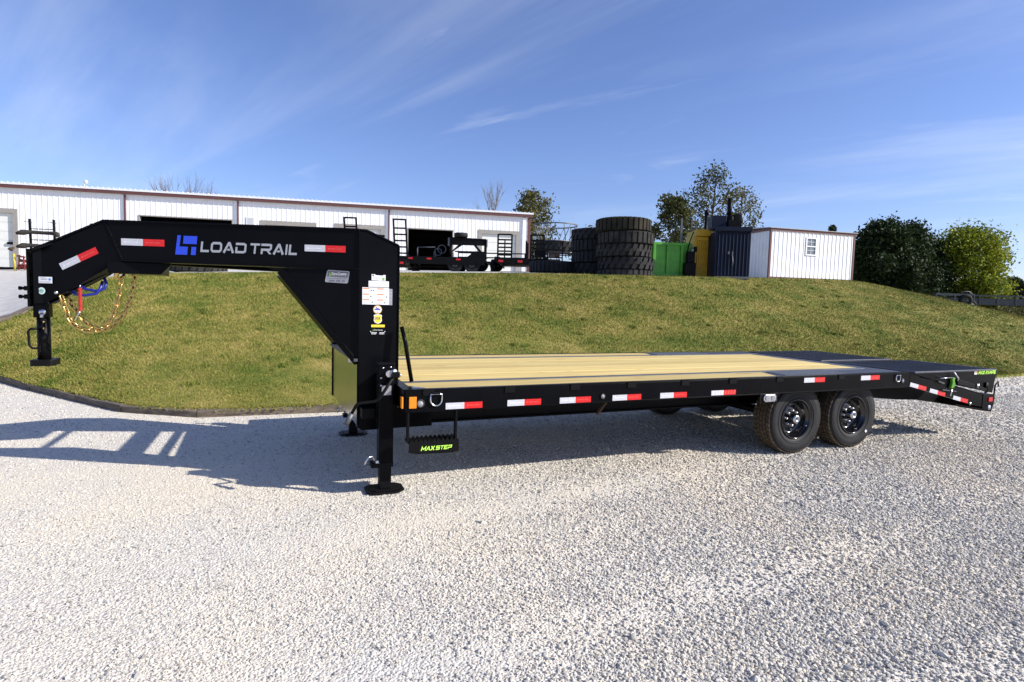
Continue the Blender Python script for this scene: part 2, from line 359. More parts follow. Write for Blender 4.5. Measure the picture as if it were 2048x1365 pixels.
# ------------------------------------------------------------------ terrain
def hnoise(x, y):
    return (math.sin(x*1.7+y*.6)+math.sin(x*.53-y*1.9+1.3)+math.sin(x*3.1+y*2.3+.7)*.5)/2.5
m = MB(); n = 60
xs = [-70+i*140/n for i in range(n+1)]; ys = [-60+i*73/40 for i in range(41)]
m._add([(x, y, 0.0) for y in ys for x in xs], [(j*(n+1)+i, j*(n+1)+i+1, (j+1)*(n+1)+i+1, (j+1)*(n+1)+i) for j in range(40) for i in range(n)])
structure(m.build('gravel_lot', GRAVEL))
m = MB(); m._add([(-900, -900, -.25), (900, -900, -.25), (900, 900, -.25), (-900, 900, -.25)], [(0, 1, 2, 3)]); structure(m.build('far_field', TURF))

# foot (x,y) and crest (x,y,z) of the bank, left to right
FOOT = [(-7.3, 10.6), (-6.3, 9.2), (-5.16, 7.62), (-4.36, 6.45), (-3.40, 5.25), (-2.60, 4.22), (-1.75, 3.80), (-.9, 3.72), (1, 3.72), (3.5, 3.72), (7, 3.74), (11, 3.80), (15, 3.88), (17, 4.02), (21, 4.3), (27, 4.7), (40, 5.4)]
CREST = [(-7.5, 10.9, .42), (-7.2, 11.4, .52), (-6.76, 12.24, .71), (-6.49, 13.21, 1.01), (-6.29, 14.21, 1.28), (-5.75, 16.15, 1.90), (-4.57, 16.74, 2.10), (-1.6, 15.5, 2.22), (1.53, 14.19, 2.30), (4.2, 13.1, 2.37), (6.46, 12.13, 2.43), (10.39, 11.03, 2.48), (16.53, 12.26, 2.69), (21.37, 12.40, 2.81), (22.30, 10.95, 2.41), (22.2, 8.9, 1.93), (23.6, 7.26, 1.43)]
CREST = CREST[:14]+[(22.3, 11.3, 2.50), (23.2, 9.4, 1.98), (25.2, 8.0, 1.40)]
FOOT = FOOT[:12]+[(14, 3.86), (16, 3.95), (19, 4.15), (24, 4.5), (33, 5.0)]
CREST += [(32, 8.6, .95), (44, 9.5, .7)]; FOOT += [(40, 5.4), (52, 6.0)]
def resample(P, k):
    res = []
    for i in range(len(P)-1):
        for j in range(k): t = j/k; res.append(tuple(a+(b-a)*t for a, b in zip(P[i], P[i+1])))
    return res+[tuple(P[-1])]
def smooth(P, it):
    P = [tuple(p) for p in P]
    for _ in range(it):
        P = [P[0]]+[tuple((a+2*b+c)/4 for a, b, c in zip(P[i-1], P[i], P[i+1])) for i in range(1, len(P)-1)]+[P[-1]]
    return P
FT = smooth(resample(FOOT, 8), 3); CT = smooth(resample(CREST, 8), 8)
NB = 26
def bank_pt(j, t):
    j0 = min(int(j), len(FT)-2); a = j-j0
    f = [FT[j0][k]+(FT[j0+1][k]-FT[j0][k])*a for k in range(2)]; c = [CT[j0][k]+(CT[j0+1][k]-CT[j0][k])*a for k in range(3)]
    x = f[0]+(c[0]-f[0])*t; y = f[1]+(c[1]-f[1])*t
    s = t*.86+.14*(3*t*t-2*t**3)
    z = .095+(c[2]-.095)*s+hnoise(x, y)*.03*min(1, 6*t*(1-t)+.15)
    return x, y, z
m = MB(); m.sm = True
m._add([bank_pt(j, i/NB) for j in range(len(FT)) for i in range(NB+1)], [((j+1)*(NB+1)+i, (j+1)*(NB+1)+i+1, j*(NB+1)+i+1, j*(NB+1)+i) for j in range(len(FT)-1) for i in range(NB)])
m._add([(f[0], f[1], .10) for f in FT]+[(f[0], f[1]-.02, -.02) for f in FT], [(j, len(FT)+j, len(FT)+j+1, j+1) for j in range(len(FT)-1)])
structure(m.build('grass_bank', TURF))
# yard above the bank
def loft(name, cols, mt, depths):
    m = MB(); m.sm = True; k = len(depths)
    for (x, y, z, zend) in cols:
        d = Vector((x-CAM.x, y-CAM.y)); v0 = d.dot(FWD); d /= v0
        for q in depths:
            v = v0+(46-v0)*q if q <= 1 else 46+(q-1)*60
            p = Vector((CAM.x, CAM.y))+d*v; t = min(1, (v-v0)/max(1, 40-v0))
            m._add([(p.x, p.y, z+(zend-z)*t+hnoise(p.x*.4, p.y*.4)*.02*min(1, q*4))], [])
    m._add([], [])
    for c in range(len(cols)-1):
        for i in range(k-1): m.f.append((c*k+i+0, (c+1)*k+i, (c+1)*k+i+1, c*k+i+1)); m.m.append(0); m.s.append(True)
    return structure(m.build(name, mt))
QD = [0, .02, .06, .12, .2, .3, .4, .5, .6, .7, .8, .9, 1, 1.5, 2.2]
cols = [(-14.5, 8.0, -.02, 2.8), (-9.6, 10.2, .22, 2.9)]+[(x, y, z+.01, None) for x, y, z in CT]
def zend(x, y):
    t = (Vector((x-CAM.x, y-CAM.y)).dot(RGT))/(Vector((x-CAM.x, y-CAM.y)).dot(FWD))
    return float(np.interp(t, [-.9, -.6, -.25, .03, .25, .45, .60, .67, .76, .9, 2], [2.98, 3.15, 3.40, 3.60, 3.45, 3.25, 2.75, 2.0, 1.70, 1.15, .6]))
cols = [(x, y, z, ze if ze is not None else zend(x, y)) for x, y, z, ze in cols]
split = next(i for i, c_ in enumerate(cols) if c_[0] > 21.2)
loft('upper_yard', cols[:split+1], YARD, QD)
loft('side_field', cols[split:], TURF, QD)
def yard_z(u, v):
    """height of the yard at u,v (metres right / ahead)"""
    x, y = uv(u, v); t = u/v; best = None
    ts = [((c[0]-CAM.x)*RGT.x+(c[1]-CAM.y)*RGT.y)/((c[0]-CAM.x)*FWD.x+(c[1]-CAM.y)*FWD.y) for c in cols]
    vs = [(c[0]-CAM.x)*FWD.x+(c[1]-CAM.y)*FWD.y for c in cols]
    v0 = float(np.interp(t, ts, vs)); z0 = float(np.interp(t, ts, [c[2] for c in cols])); z1 = float(np.interp(t, ts, [c[3] for c in cols]))
    return z0+(z1-z0)*min(1, max(0, (v-v0)/max(1, 40-v0)))

# ------------------------------------------------------------------ the gooseneck trailer
T = tag(empty('gooseneck_trailer', (2.5, 1.295, 0)), 'long black gooseneck flatbed trailer with pine plank deck standing on the gravel', 'trailer')
OFF = Vector((-2.5, -1.295, 0))
def P(mb, name, mats, parent=None, bevel=0, label=None):
    o = mb.build(name, mats, parent or T, bevel)
    if parent is None: o.location = OFF
    if label: o['label'] = label
    return o
CY = 1.295
def both(fn, name, mats, bevel=0):
    """near part and its mirror on the far side"""
    a = P(fn(MB()), name, mats, None, bevel); b = P(fn(MB()).mirror_y(CY), name, mats, None, bevel); return a, b
# neck plane: runs from the upright (y .52) in to the coupler
NO = Vector((-.315, .525, 0)); NE = Vector((-2.15, .68, 0)).normalized(); NN = Vector((-.68, -2.15, 0)).normalized()  # NN points out to the near side
def ns(x): return (x-NO.x)/NE.x                     # distance along the neck for a given x
def neckpoly(pts): return [(ns(x), z) for x, z in pts]
UPZ = (0, 0, 1)
def neck(m):
    web = neckpoly([(-.315, 2.105), (-2.185, 2.10), (-2.70, 1.852), (-2.70, 1.445), (-2.60, 1.455), (-2.07, 1.808), (-.315, 1.80)])
    m.prism(web, -NN*.055, NO-NN*.008, NE, UPZ)
    return m
def neck_flange(m):
    top = neckpoly([(-.315, 2.120), (-2.19, 2.115), (-2.706, 1.867), (-2.700, 1.852), (-2.185, 2.10), (-.315, 2.105)])
    bot = neckpoly([(-.315, 1.800), (-2.07, 1.808), (-2.60, 1.455), (-2.61, 1.443), (-2.076, 1.794), (-.315, 1.786)])
    m.prism(top, -NN*.12, NO+NN*.006, NE, UPZ); m.prism(bot, -NN*.12, NO+NN*.006, NE, UPZ)
    w = .012; m.prism([(ns(-2.185), 2.10), (ns(-2.185)-w, 2.10), (ns(-2.07)-w, 1.808), (ns(-2.07), 1.808)], NN*.006, NO-NN*.008, NE, UPZ)
    return m
both(neck, 'neck_beam', BLACK); both(neck_flange, 'neck_flange', BLACK, .002)
def upright(m):
    m.prism([(-.312, .47), (-.28, .45), (.32, .455), (.32, .60), (.008, .62), (.008, 1.995), (-.25, 2.10), (-.312, 2.105)], (0, .09, 0), (0, .53, 0)); return m
def upright_flange(m):
    m.prism([(-.318, .47), (-.312, .47), (-.312, 2.105), (-.318, 2.118)], (0, .11, 0), (0, .52, 0))
    m.prism([(.008, .86), (.018, .86), (.018, 2.003), (.008, 1.995)], (0, .11, 0), (0, .52, 0))
    m.prism([(-.312, 2.105), (-.25, 2.10), (.008, 1.995), (.014, 2.008), (-.25, 2.116), (-.312, 2.118)], (0, .11, 0), (0, .52, 0)); return m
both(upright, 'upright', BLACK, .004); both(upright_flange, 'upright_flange', BLACK, .002)
def gusset(m):
    m.prism(neckpoly([(-.322, 1.784), (-.885, 1.780), (-.322, 1.04)]), -NN*.04, NO-NN*.014, NE, UPZ); return m
def gusset_band(m):
    m.prism(neckpoly([(-.885, 1.782), (-.935, 1.742), (-.345, 1.0), (-.322, 1.03)]), -NN*.13, NO-NN*.004, NE, UPZ); return m
both(gusset, 'gusset_plate', BLACK); both(gusset_band, 'gusset_brace', BLACK, .003)
# cross bars between the uprights and over the neck
m = MB(); m.box(-.10, -.02, .62, 1.97, 1.50, 1.63); P(m, 'cross_bar', BLACK, None, .004)
m = MB(); m.box(-.08, -.03, .62, 1.97, 1.33, 1.37); P(m, 'cross_bar', BLACK, None, .004)
m = MB(); m.box(-.16, -.09, .62, 1.97, 2.075, 2.092); P(m, 'cross_bar', BLACK, None, .004)
m = MB(); m.prism([(-.28, 1.06), (-.72, 1.06), (-.72, 1.53), (-.28, 1.53)], (0, 0, .012), (0, 0, 2.075), (1, 0, 0), (0, 1, 0))
m.prism([(-.72, .745), (-2.3, 1.22), (-2.3, 1.37), (-.72, 1.845)], (0, 0, .012), (0, 0, 2.075), (1, 0, 0), (0, 1, 0)); P(m, 'neck_top_plate', BLACK)
m = MB(); m.box(-2.16, -1.80, 1.10, 1.49, 1.70, 1.79); m.prism([(-2.16, 1.72), (-2.16, 1.79), (-1.72, 1.79), (-1.80, 1.70), (-2.12, 1.70)], (0, .02, 0), (0, 1.075, 0)); P(m, 'chain_plate', BLACK, None, .003)
m = MB(); m.prism([(-2.45, 1.53), (-2.2, 1.69), (-2.2, 1.74), (-2.45, 1.58)], (0, .16, 0), (0, 1.215, 0)); P(m, 'hitch_tray', BLACK2, None, .003)
# coupler
m = MB(); m.box(-2.702, -2.600, 1.282, 1.375, 1.335, 1.850); P(m, 'coupler_tube', BLACK, None, .006)
m = MB(); m.box(-2.722, -2.710, 1.245, 1.42, 1.42, 1.868); m.box(-2.708, -2.56, 1.275, 1.40, 1.858, 1.868); P(m, 'coupler_plate', BLACK, None, .002)
m = MB(); m.tube([(-2.650, 1.33, 1.0), (-2.650, 1.33, 1.34)], .044, 24); P(m, 'coupler_post', BLACK2)
m = MB(); m.prism([(-2.712, 1.25), (-2.59, 1.25), (-2.57, 1.27), (-2.57, 1.41), (-2.59, 1.43), (-2.712, 1.43), (-2.728, 1.41), (-2.728, 1.27)], (0, 0, .05), (0, 0, .952), (1, 0, 0), (0, 1, 0)); P(m, 'coupler_foot', BLACK2, None, .006)
m = MB(); m.tube([(-2.665, 1.285, 1.245), (-2.72, 1.275, 1.245), (-2.733, 1.275, 1.225), (-2.727, 1.275, 1.115), (-2.71, 1.275, 1.093), (-2.665, 1.285, 1.093)], .009, 8); P(m, 'latch_handle', BLACK2)
m = MB(); m.box(-2.677, -2.657, 1.272, 1.292, 1.06, 1.12); P(m, 'latch_block', BLACK2, None, .003)
for z in (1.562, 1.496):
    m = MB(); m.cyl((-2.70, 1.33, z), (-2.765, 1.33, z), .019, 10); m.cyl((-2.765, 1.33, z), (-2.783, 1.33, z), .011, 8); m.cyl((-2.783, 1.33, z), (-2.80, 1.33, z), .015, 8); P(m, 'set_bolt', BLACK2)
m = MB(); m.lathe([(.0001, -.006), (.022, -.006), (.024, 0), (.024, .012)], 16, 'Y', (-2.640, 1.276, 1.378)); m.cyl((-2.640, 1.266, 1.372), (-2.638, 1.259, 1.335), .012, 10); P(m, 'lock_pin', CHROME)
for z in (1.30, 1.25):
    m = MB(); m.lathe([(.0001, -.001), (.009, -.001), (.010, .001)], 12, 'Y', (-2.642, 1.288, z)); P(m, 'pin_hole', GOLD)

# --- decals on the neck and uprights
def decal_frame(o, e1, e2, nrm, lift): return dict(o=Vector(o)+Vector(nrm)*lift, e1=Vector(e1), e2=Vector(e2))
def D(m, fr, pts):
    q = [fr['o']+fr['e1']*a+fr['e2']*b for a, b in pts]
    n = (q[1]-q[0]).cross(q[2]-q[0]); nn = fr['e1'].cross(fr['e2'])
    m.poly(q if n.dot(nn) > 0 else q[::-1])
def stroke(pts, w, closed=False):
    """mitred strip quads along a polyline"""
    P2 = [Vector(p) for p in pts]; k = len(P2); L = []
    for i in range(k):
        if closed or 0 < i < k-1:
            a = (P2[i]-P2[i-1]).normalized(); b = (P2[(i+1) % k]-P2[i]).normalized()
            na = Vector((-a.y, a.x)); nb = Vector((-b.y, b.x)); mm = (na+nb); mm = mm/mm.dot(na) if mm.dot(na) > .2 else na
        else:
            a = (P2[1]-P2[0]) if i == 0 else (P2[-1]-P2[-2]); a.normalize(); mm = Vector((-a.y, a.x))
        L.append((P2[i]+mm*w/2, P2[i]-mm*w/2))
    return [[L[i][1], L[(i+1) % k][1], L[(i+1) % k][0], L[i][0]] for i in range(k if closed else k-1)]
def oct_(x0, x1, y0, y1, c): return [(x0+c, y0), (x1-c, y0), (x1, y0+c), (x1, y1-c), (x1-c, y1), (x0+c, y1), (x0, y1-c), (x0, y0+c)]
w_ = .22; h_ = w_/2
GL = {  # unit-height glyphs: (width, strokes)
 'L': (.95, [stroke([(h_, 1), (h_, h_), (.92, h_)], w_)]),
 'O': (1.22, [stroke(oct_(h_, 1.12, h_, 1-h_, .14), w_, True)]),
 'A': (1.20, [stroke([(.10, 0), (.56, 1-h_*.7), (.66, 1-h_*.7), (1.12, 0)], w_*1.05), [[(.42, .22), (.80, .22), (.72, .40), (.50, .40)]]]),
 'D': (1.2, [stroke([(.0, 1-h_), (.90, 1-h_), (1.08, .80), (1.08, .20), (.90, h_), (h_, h_), (h_, .60)], w_)]),
 'T': (1.05, [[[(0, .8), (1.05, .8), (1.05, 1), (0, 1)]], [[(.425, 0), (.625, 0), (.625, .8), (.425, .8)]]]),
 'R': (1.2, [stroke([(0, 1-h_), (.95, 1-h_), (1.08, .86), (1.08, .56), (.95, .42), (h_, .42), (h_, 0)], w_), [[(.62, .32), (.86, .32), (1.20, 0), (.94, 0)]]]),
 'I': (.26, [[[(.03, 0), (.23, 0), (.23, 1), (.03, 1)]]]),
 'M': (1.35, [stroke([(h_, 0), (h_+.06, 1-h_), (.62, .35), (.72, .35), (1.22, 1-h_), (1.25, 0)], w_*1.15)]),
 'X': (1.15, [stroke([(.08, 0), (1.05, 1)], w_*1.3), stroke([(.10, 1), (.47, .60)], w_*1.3), stroke([(.66, .40), (1.05, 0)], w_*1.3)]),
 'S': (1.1, [stroke([(1.05, 1-h_), (h_, 1-h_), (h_, .5), (1.0, .5), (1.0, h_), (0, h_)], w_*1.1)]),
 'E': (1.05, [stroke([(1.02, 1-h_), (h_, 1-h_), (h_, h_), (1.0, h_)], w_*1.1), [[(.2, .40), (.92, .40), (.92, .60), (.2, .60)]]]),
 'P': (1.1, [stroke([(0, 1-h_), (1.0, 1-h_), (1.0, .40), (h_, .40), (h_, 0)], w_*1.1)]),
 ' ': (.20, []),
}
def text(m, fr, txt, x0, y0, width, height, shear=0, gap=.14):
    tot = sum(GL[c][0]+gap for c in txt)-gap; sx = width/tot; x = 0
    for ch in txt:
        gw, st = GL[ch]
        for group in st:
            for q in group:
                D(m, fr, [(x0+(x+p[0])*sx+shear*p[1]*height, y0+p[1]*height) for p in q])
        x += gw+gap
def rect(m, fr, x0, x1, y0, y1): D(m, fr, [(x0, y0), (x1, y0), (x1, y1), (x0, y1)])
def disc(m, fr, cx, cy, r, n=24, ry=None): D(m, fr, [(cx+r*math.cos(2*math.pi*k/n), cy+(ry or r)*math.sin(2*math.pi*k/n)) for k in range(n)])
# on the near neck face x runs left to right, so e1 is -NE
def nfr(lift): return decal_frame(NO-NN*.008, -NE, (0, 0, 1), NN, lift)
nx = lambda x: -ns(x)
m = MB(); fr = nfr(.003)
lx, lz, s_ = nx(-1.685), 1.862, .152
for q in ([(.02, 0), (.62, 0), (.66, .42), (.24, .42), (.32, 1), (.15, 1)], [(.42, .57), (1.10, .57), (1.14, .98), (.46, .98)], [(.80, .0), (1.04, .0), (1.08, .42), (.84, .42)]):
    D(m, fr, [(lx+a*s_, lz+b*s_-a*.012) for a, b in q]) if False else D(m, fr, [(lx+a*s_, lz+b*s_) for a, b in q])
P(m, 'logo_mark', BLUE)
lw_ = nx(-.775)-nx(-1.500)
m = MB(); text(m, nfr(.003), 'LOAD', nx(-1.500), 1.888, lw_*.462, .083, .10); P(m, 'logo_word', GREYT)
m = MB(); text(m, nfr(.003), 'TRAIL', nx(-1.500)+lw_*.50, 1.888, lw_*.485, .083, .10); P(m, 'logo_word', GREYT)
_TAPE = {}
def tape(name_parent, fr, x, z, ang=0, L=.306, Hh=.051, hatch=False):
    """one strip of reflective tape, white half then red half"""
    m = MB(); ca, sa = math.cos(ang), math.sin(ang)
    R2 = lambda a, b: (x+a*ca-b*sa, z+a*sa+b*ca)
    f0 = dict(fr); 
    def q(a0, a1, b0, b1, mi, lift=0, sh=0):
        m.mi = mi; g = dict(f0); g['o'] = f0['o']+f0['e1'].cross(f0['e2'])*lift
        D(m, g, [R2(a0, b0), R2(a1, b0), R2(a1+sh, b1), R2(a0+sh, b1)])
    q(0, L/2, 0, Hh, 0); q(L/2, L, 0, Hh, 1)
    if hatch:
        for k in range(4): q(.012+k*.036, .028+k*.036, .006, Hh-.006, 2, .0008, .012); q(L/2+.010+k*.036, L/2+.026+k*.036, .006, Hh-.006, 3, .0008, .012)
    else:
        for base, mi in ((.022, 2), (L/2+.022, 3)):
            q(base, base+.012, .020, .032, mi, .0008)
            for k in range(9):
                if k != 4: q(base+.020+k*.0095, base+.0265+k*.0095, .022, .030, mi, .0008)
    return P(m, 'reflective_tape', [TW, TR, TWP, TRP])
tape(T, nfr(.003), nx(-2.068), 1.921, 0, .325, .053)
tape(T, nfr(.003), nx(-.728), 1.922, 0, .325, .053)
tape(T, nfr(.003), nx(-2.487), 1.712, math.atan2(1.851-1.71, nx(-2.224)-nx(-2.487)), .305, .055)
# coupler stickers
m = MB(); fr = nfr(.012); m.mi = 0; rect(m, fr, nx(-2.655), nx(-2.555), 1.605, 1.655); m.mi = 1
f2 = nfr(.0135); rect(m, f2, nx(-2.645), nx(-2.565), 1.613, 1.617); rect(m, f2, nx(-2.632), nx(-2.588), 1.632, 1.640); rect(m, f2, nx(-2.64), nx(-2.6), 1.646, 1.649); m.mi = 2; disc(m, f2, nx(-2.572), 1.636, .009, 12)
P(m, 'weight_sticker', [WHITES, INKG, BLUS])
m = MB(); m.mi = 0; disc(m, nfr(.012), nx(-2.632), 1.545, .027, 24); m.mi = 1; f2 = nfr(.0135); rect(m, f2, nx(-2.632)-.018, nx(-2.632)+.018, 1.541, 1.549); rect(m, f2, nx(-2.632)-.012, nx(-2.632)+.012, 1.554, 1.557); rect(m, f2, nx(-2.632)-.011, nx(-2.632)+.011, 1.532, 1.535)
P(m, 'torque_sticker', [MINT, mat('sticker_teal', (.12, .34, .30), .5, var=.05)])
# dealer plate on the gusset
def bfont(txt, size, shear=0):
    cu = bpy.data.curves.new('t', 'FONT'); cu.body = txt; cu.size = size; cu.shear = shear; cu.resolution_u = 2
    o = bpy.data.objects.new('t', cu); COL.objects.link(o); dg = bpy.context.evaluated_depsgraph_get()
    me = bpy.data.meshes.new_from_object(o.evaluated_get(dg)); vs = [tuple(v.co[:2]) for v in me.vertices]; fs = [tuple(p.vertices) for p in me.polygons]
    bpy.data.objects.remove(o); bpy.data.curves.remove(cu); bpy.data.meshes.remove(me); return vs, fs
def ftext(m, fr, txt, x, y, w, h, shear=0):
    vs, fs = bfont(txt, 1, shear)
    if not vs: return
    x0 = min(v[0] for v in vs); x1 = max(v[0] for v in vs); y0 = min(v[1] for v in vs); y1 = max(v[1] for v in vs)
    o = len(m.v); m.v += [tuple(fr['o']+fr['e1']*(x+(a-x0)/(x1-x0)*w)+fr['e2']*(y+(b-y0)/(y1-y0)*h)) for a, b in vs]
    nn = fr['e1'].cross(fr['e2'])
    for f in fs:
        m.f.append(tuple(i+o for i in f)); m.m.append(m.mi); m.s.append(False)
dx0, dx1 = nx(-.575), nx(-.392)
def gfr(lift): return decal_frame(NO-NN*.014, -NE, (0, 0, 1), NN, lift)
m = MB(); g = gfr(.004); wd = dx1-dx0
m.mi = 0; D(m, g, [(dx0+.006, 1.678), (dx1-.016, 1.672), (dx1-.008, 1.680), (dx1+.004, 1.766), (dx1-.002, 1.772), (dx0+.028, 1.778), (dx0+.018, 1.770), (dx0, 1.690)])
g2 = gfr(.006); m.mi = 1; D(m, g2, [(dx0+.018, 1.726), (dx1-.010, 1.720), (dx1-.005, 1.764), (dx0+.028, 1.769)])
g3 = gfr(.0075); m.mi = 2; D(m, g3, [(dx0+.030, 1.728), (dx0+.045, 1.728), (dx0+.047, 1.745), (dx0+.033, 1.766), (dx0+.038, 1.745)])
m.mi = 3; ftext(m, g3, 'Dura-Country', dx0+.054, 1.728, wd-.074, .034, .12)
m.mi = 1; ftext(m, g2, '(270) 547-2389', dx0+.03, 1.684, wd-.07, .016) if False else None
for k in range(11):
    if k not in (4, 8): rect(m, g2, dx0+.035+k*.0115, dx0+.042+k*.0115, 1.684, 1.698)
rect(m, g2, dx0+.018, dx1-.02, 1.708, 1.711)
P(m, 'dealer_plate', [SILVERS, INK, GRNS, WHITES])
# stickers on the near upright (plane y=.53)
def ufr(lift): return decal_frame((0, .53, 0), (1, 0, 0), (0, 0, 1), (0, -1, 0), lift)
f1, f2 = ufr(.003), ufr(.0045)
m = MB(); m.mi = 0; D(m, f1, [(-.212, 1.705), (-.098, 1.703), (-.098, 1.752), (-.118, 1.752), (-.118, 1.746), (-.182, 1.748), (-.182, 1.755), (-.212, 1.755)])
m.mi = 1; disc(m, f2, -.199, 1.745, .007, 10); m.mi = 2; rect(m, f2, -.124, -.106, 1.708, 1.730); m.mi = 3
for k in range(4): rect(m, f2, -.203, -.135-.006*(k % 2), 1.712+k*.007, 1.714+k*.007)
P(m, 'inspection_sticker', [WHITES, INK, GRNS, INKG])
m = MB(); m.mi = 0; rect(m, f1, -.236, -.070, 1.650, 1.700); m.mi = 1
for k in range(5): rect(m, f2, -.228, -.080-.02*(k % 3), 1.657+k*.0085, 1.659+k*.0085)
P(m, 'serial_sticker', [WHITES, INKG])
m = MB(); m.mi = 0; rect(m, f1, -.286, -.068, 1.505, 1.645); m.mi = 4; rect(m, f1, -.068, -.040, 1.503, 1.638)
m.mi = 1
for cx in (-.280, -.165):
    for k in range(3): rect(m, f2, cx, cx+.052, 1.632-k*.046, 1.640-k*.046)
m.mi = 2
for cx in (-.280, -.165):
    for k in range(3):
        for j in range(3): rect(m, f2, cx, cx+.05-.008*j, 1.618-k*.046-j*.008, 1.620-k*.046-j*.008)
m.mi = 3
for px_, pz_ in ((-.214, 1.622), (-.195, 1.622), (-.216, 1.572), (-.205, 1.525), (-.088, 1.570), (-.105, 1.522)): disc(m, f2, px_, pz_, .006, 7)
for k in range(4): rect(m, f2, -.062, -.046, 1.620-k*.03, 1.622-k*.03)
P(m, 'warning_sticker', [WHITES, ORNG, INKG, INK, SILVERS])
m = MB(); m.mi = 0; disc(m, f1, -.161, 1.464, .036, 28); m.mi = 1; disc(m, f2, -.161, 1.464, .029, 24); g = ufr(.006); m.mi = 2; rect(m, g, -.183, -.139, 1.459, 1.471); rect(m, g, -.172, -.150, 1.473, 1.478); m.mi = 3; rect(m, g, -.176, -.166, 1.480, 1.486); rect(m, g, -.168, -.152, 1.441, 1.446)
P(m, 'round_sticker', [TAN, WHITES, mat('sticker_purple', (.10, .08, .40), .5, var=.05), REDL])
sh = [(-.034, .03), (-.028, .036), (0, .040), (.028, .036), (.034, .03), (.030, .012), (.034, -.012), (.024, -.030), (0, -.040), (-.024, -.030), (-.034, -.012), (-.030, .012)]
m = MB(); m.mi = 0; D(m, f1, [(-.158+a, 1.385+b) for a, b in sh]); m.mi = 1; D(m, f2, [(-.158+a*.82, 1.385+b*.82) for a, b in sh]); g = ufr(.006); m.mi = 2; rect(m, g, -.184, -.132, 1.381, 1.384)
for k in (-.014, 0, .014): rect(m, g, -.158+k-.004, -.158+k+.004, 1.387, 1.402)
P(m, 'shield_sticker', [WHITES, YELS, INK])
m = MB(); m.mi = 0; rect(m, f1, -.211, -.101, 1.317, 1.338); m.mi = 1; rect(m, f2, -.198, -.114, 1.326, 1.329); P(m, 'yellow_sticker', [YELS, TAN])
m = MB(); m.mi = 0; D(m, f1, [(-.200, 1.282), (-.194, 1.282), (-.192, 1.293), (-.199, 1.304), (-.197, 1.293)]); m.mi = 1; ftext(m, f1, 'Dura-Country', -.186, 1.284, .070, .017, .1)
rect(m, f1, -.213, -.165, 1.268, 1.273); rect(m, f1, -.210, -.170, 1.259, 1.263); rect(m, f1, -.145, -.102, 1.268, 1.273); rect(m, f1, -.145, -.105, 1.259, 1.263); disc(m, f1, -.216, 1.281, .004, 8); disc(m, f1, -.099, 1.281, .004, 8)
P(m, 'dealer_lettering', [GRNS, WHITES])

# --- front tool box between the uprights
tbq = [(-.324, .53), (-.378, 2.06)]
m = MB(); m.poly([(-.324, .53, .50), (-.324, .53, 1.03), (-.378, 2.06, 1.03), (-.378, 2.06, .50)])
m.poly([(-.324, .53, .50), (-.378, 2.06, .50), (-.05, 2.06, .50), (-.05, .53, .50)]); m.poly([(-.378, 2.06, .50), (-.378, 2.06, 1.04), (-.30, 2.06, 1.04), (-.30, 2.06, .50)])
TB = P(m, 'tool_box', DPLATE)
m = MB(); v = [(-.345, .515, 1.04), (-.425, 2.075, 1.04), (-.20, 2.075, 1.06), (-.20, .70, 1.06), (-.322, .70, 1.055)]
m.prism([(-.352, .51), (-.405, 2.08), (-.32, 2.08), (-.322, .51)], (0, 0, .025), (0, 0, 1.031), (1, 0, 0), (0, 1, 0)); m.build('lid', RAMPTOP, TB, .004)
m = MB(); m.box(-.352, -.336, .86, .90, .985, 1.025); m.build('latch', CHROME, TB, .003)
m = MB(); m.bar((-.382, 2.05, .50), (-.382, 2.05, 1.04), .02, .014); m.build('edge_trim', BLACK2, TB)
m = MB(); m.box(-.30, -.20, .38, 2.2, .58, .66); P(m, 'jack_shaft_tube', BLACK2)

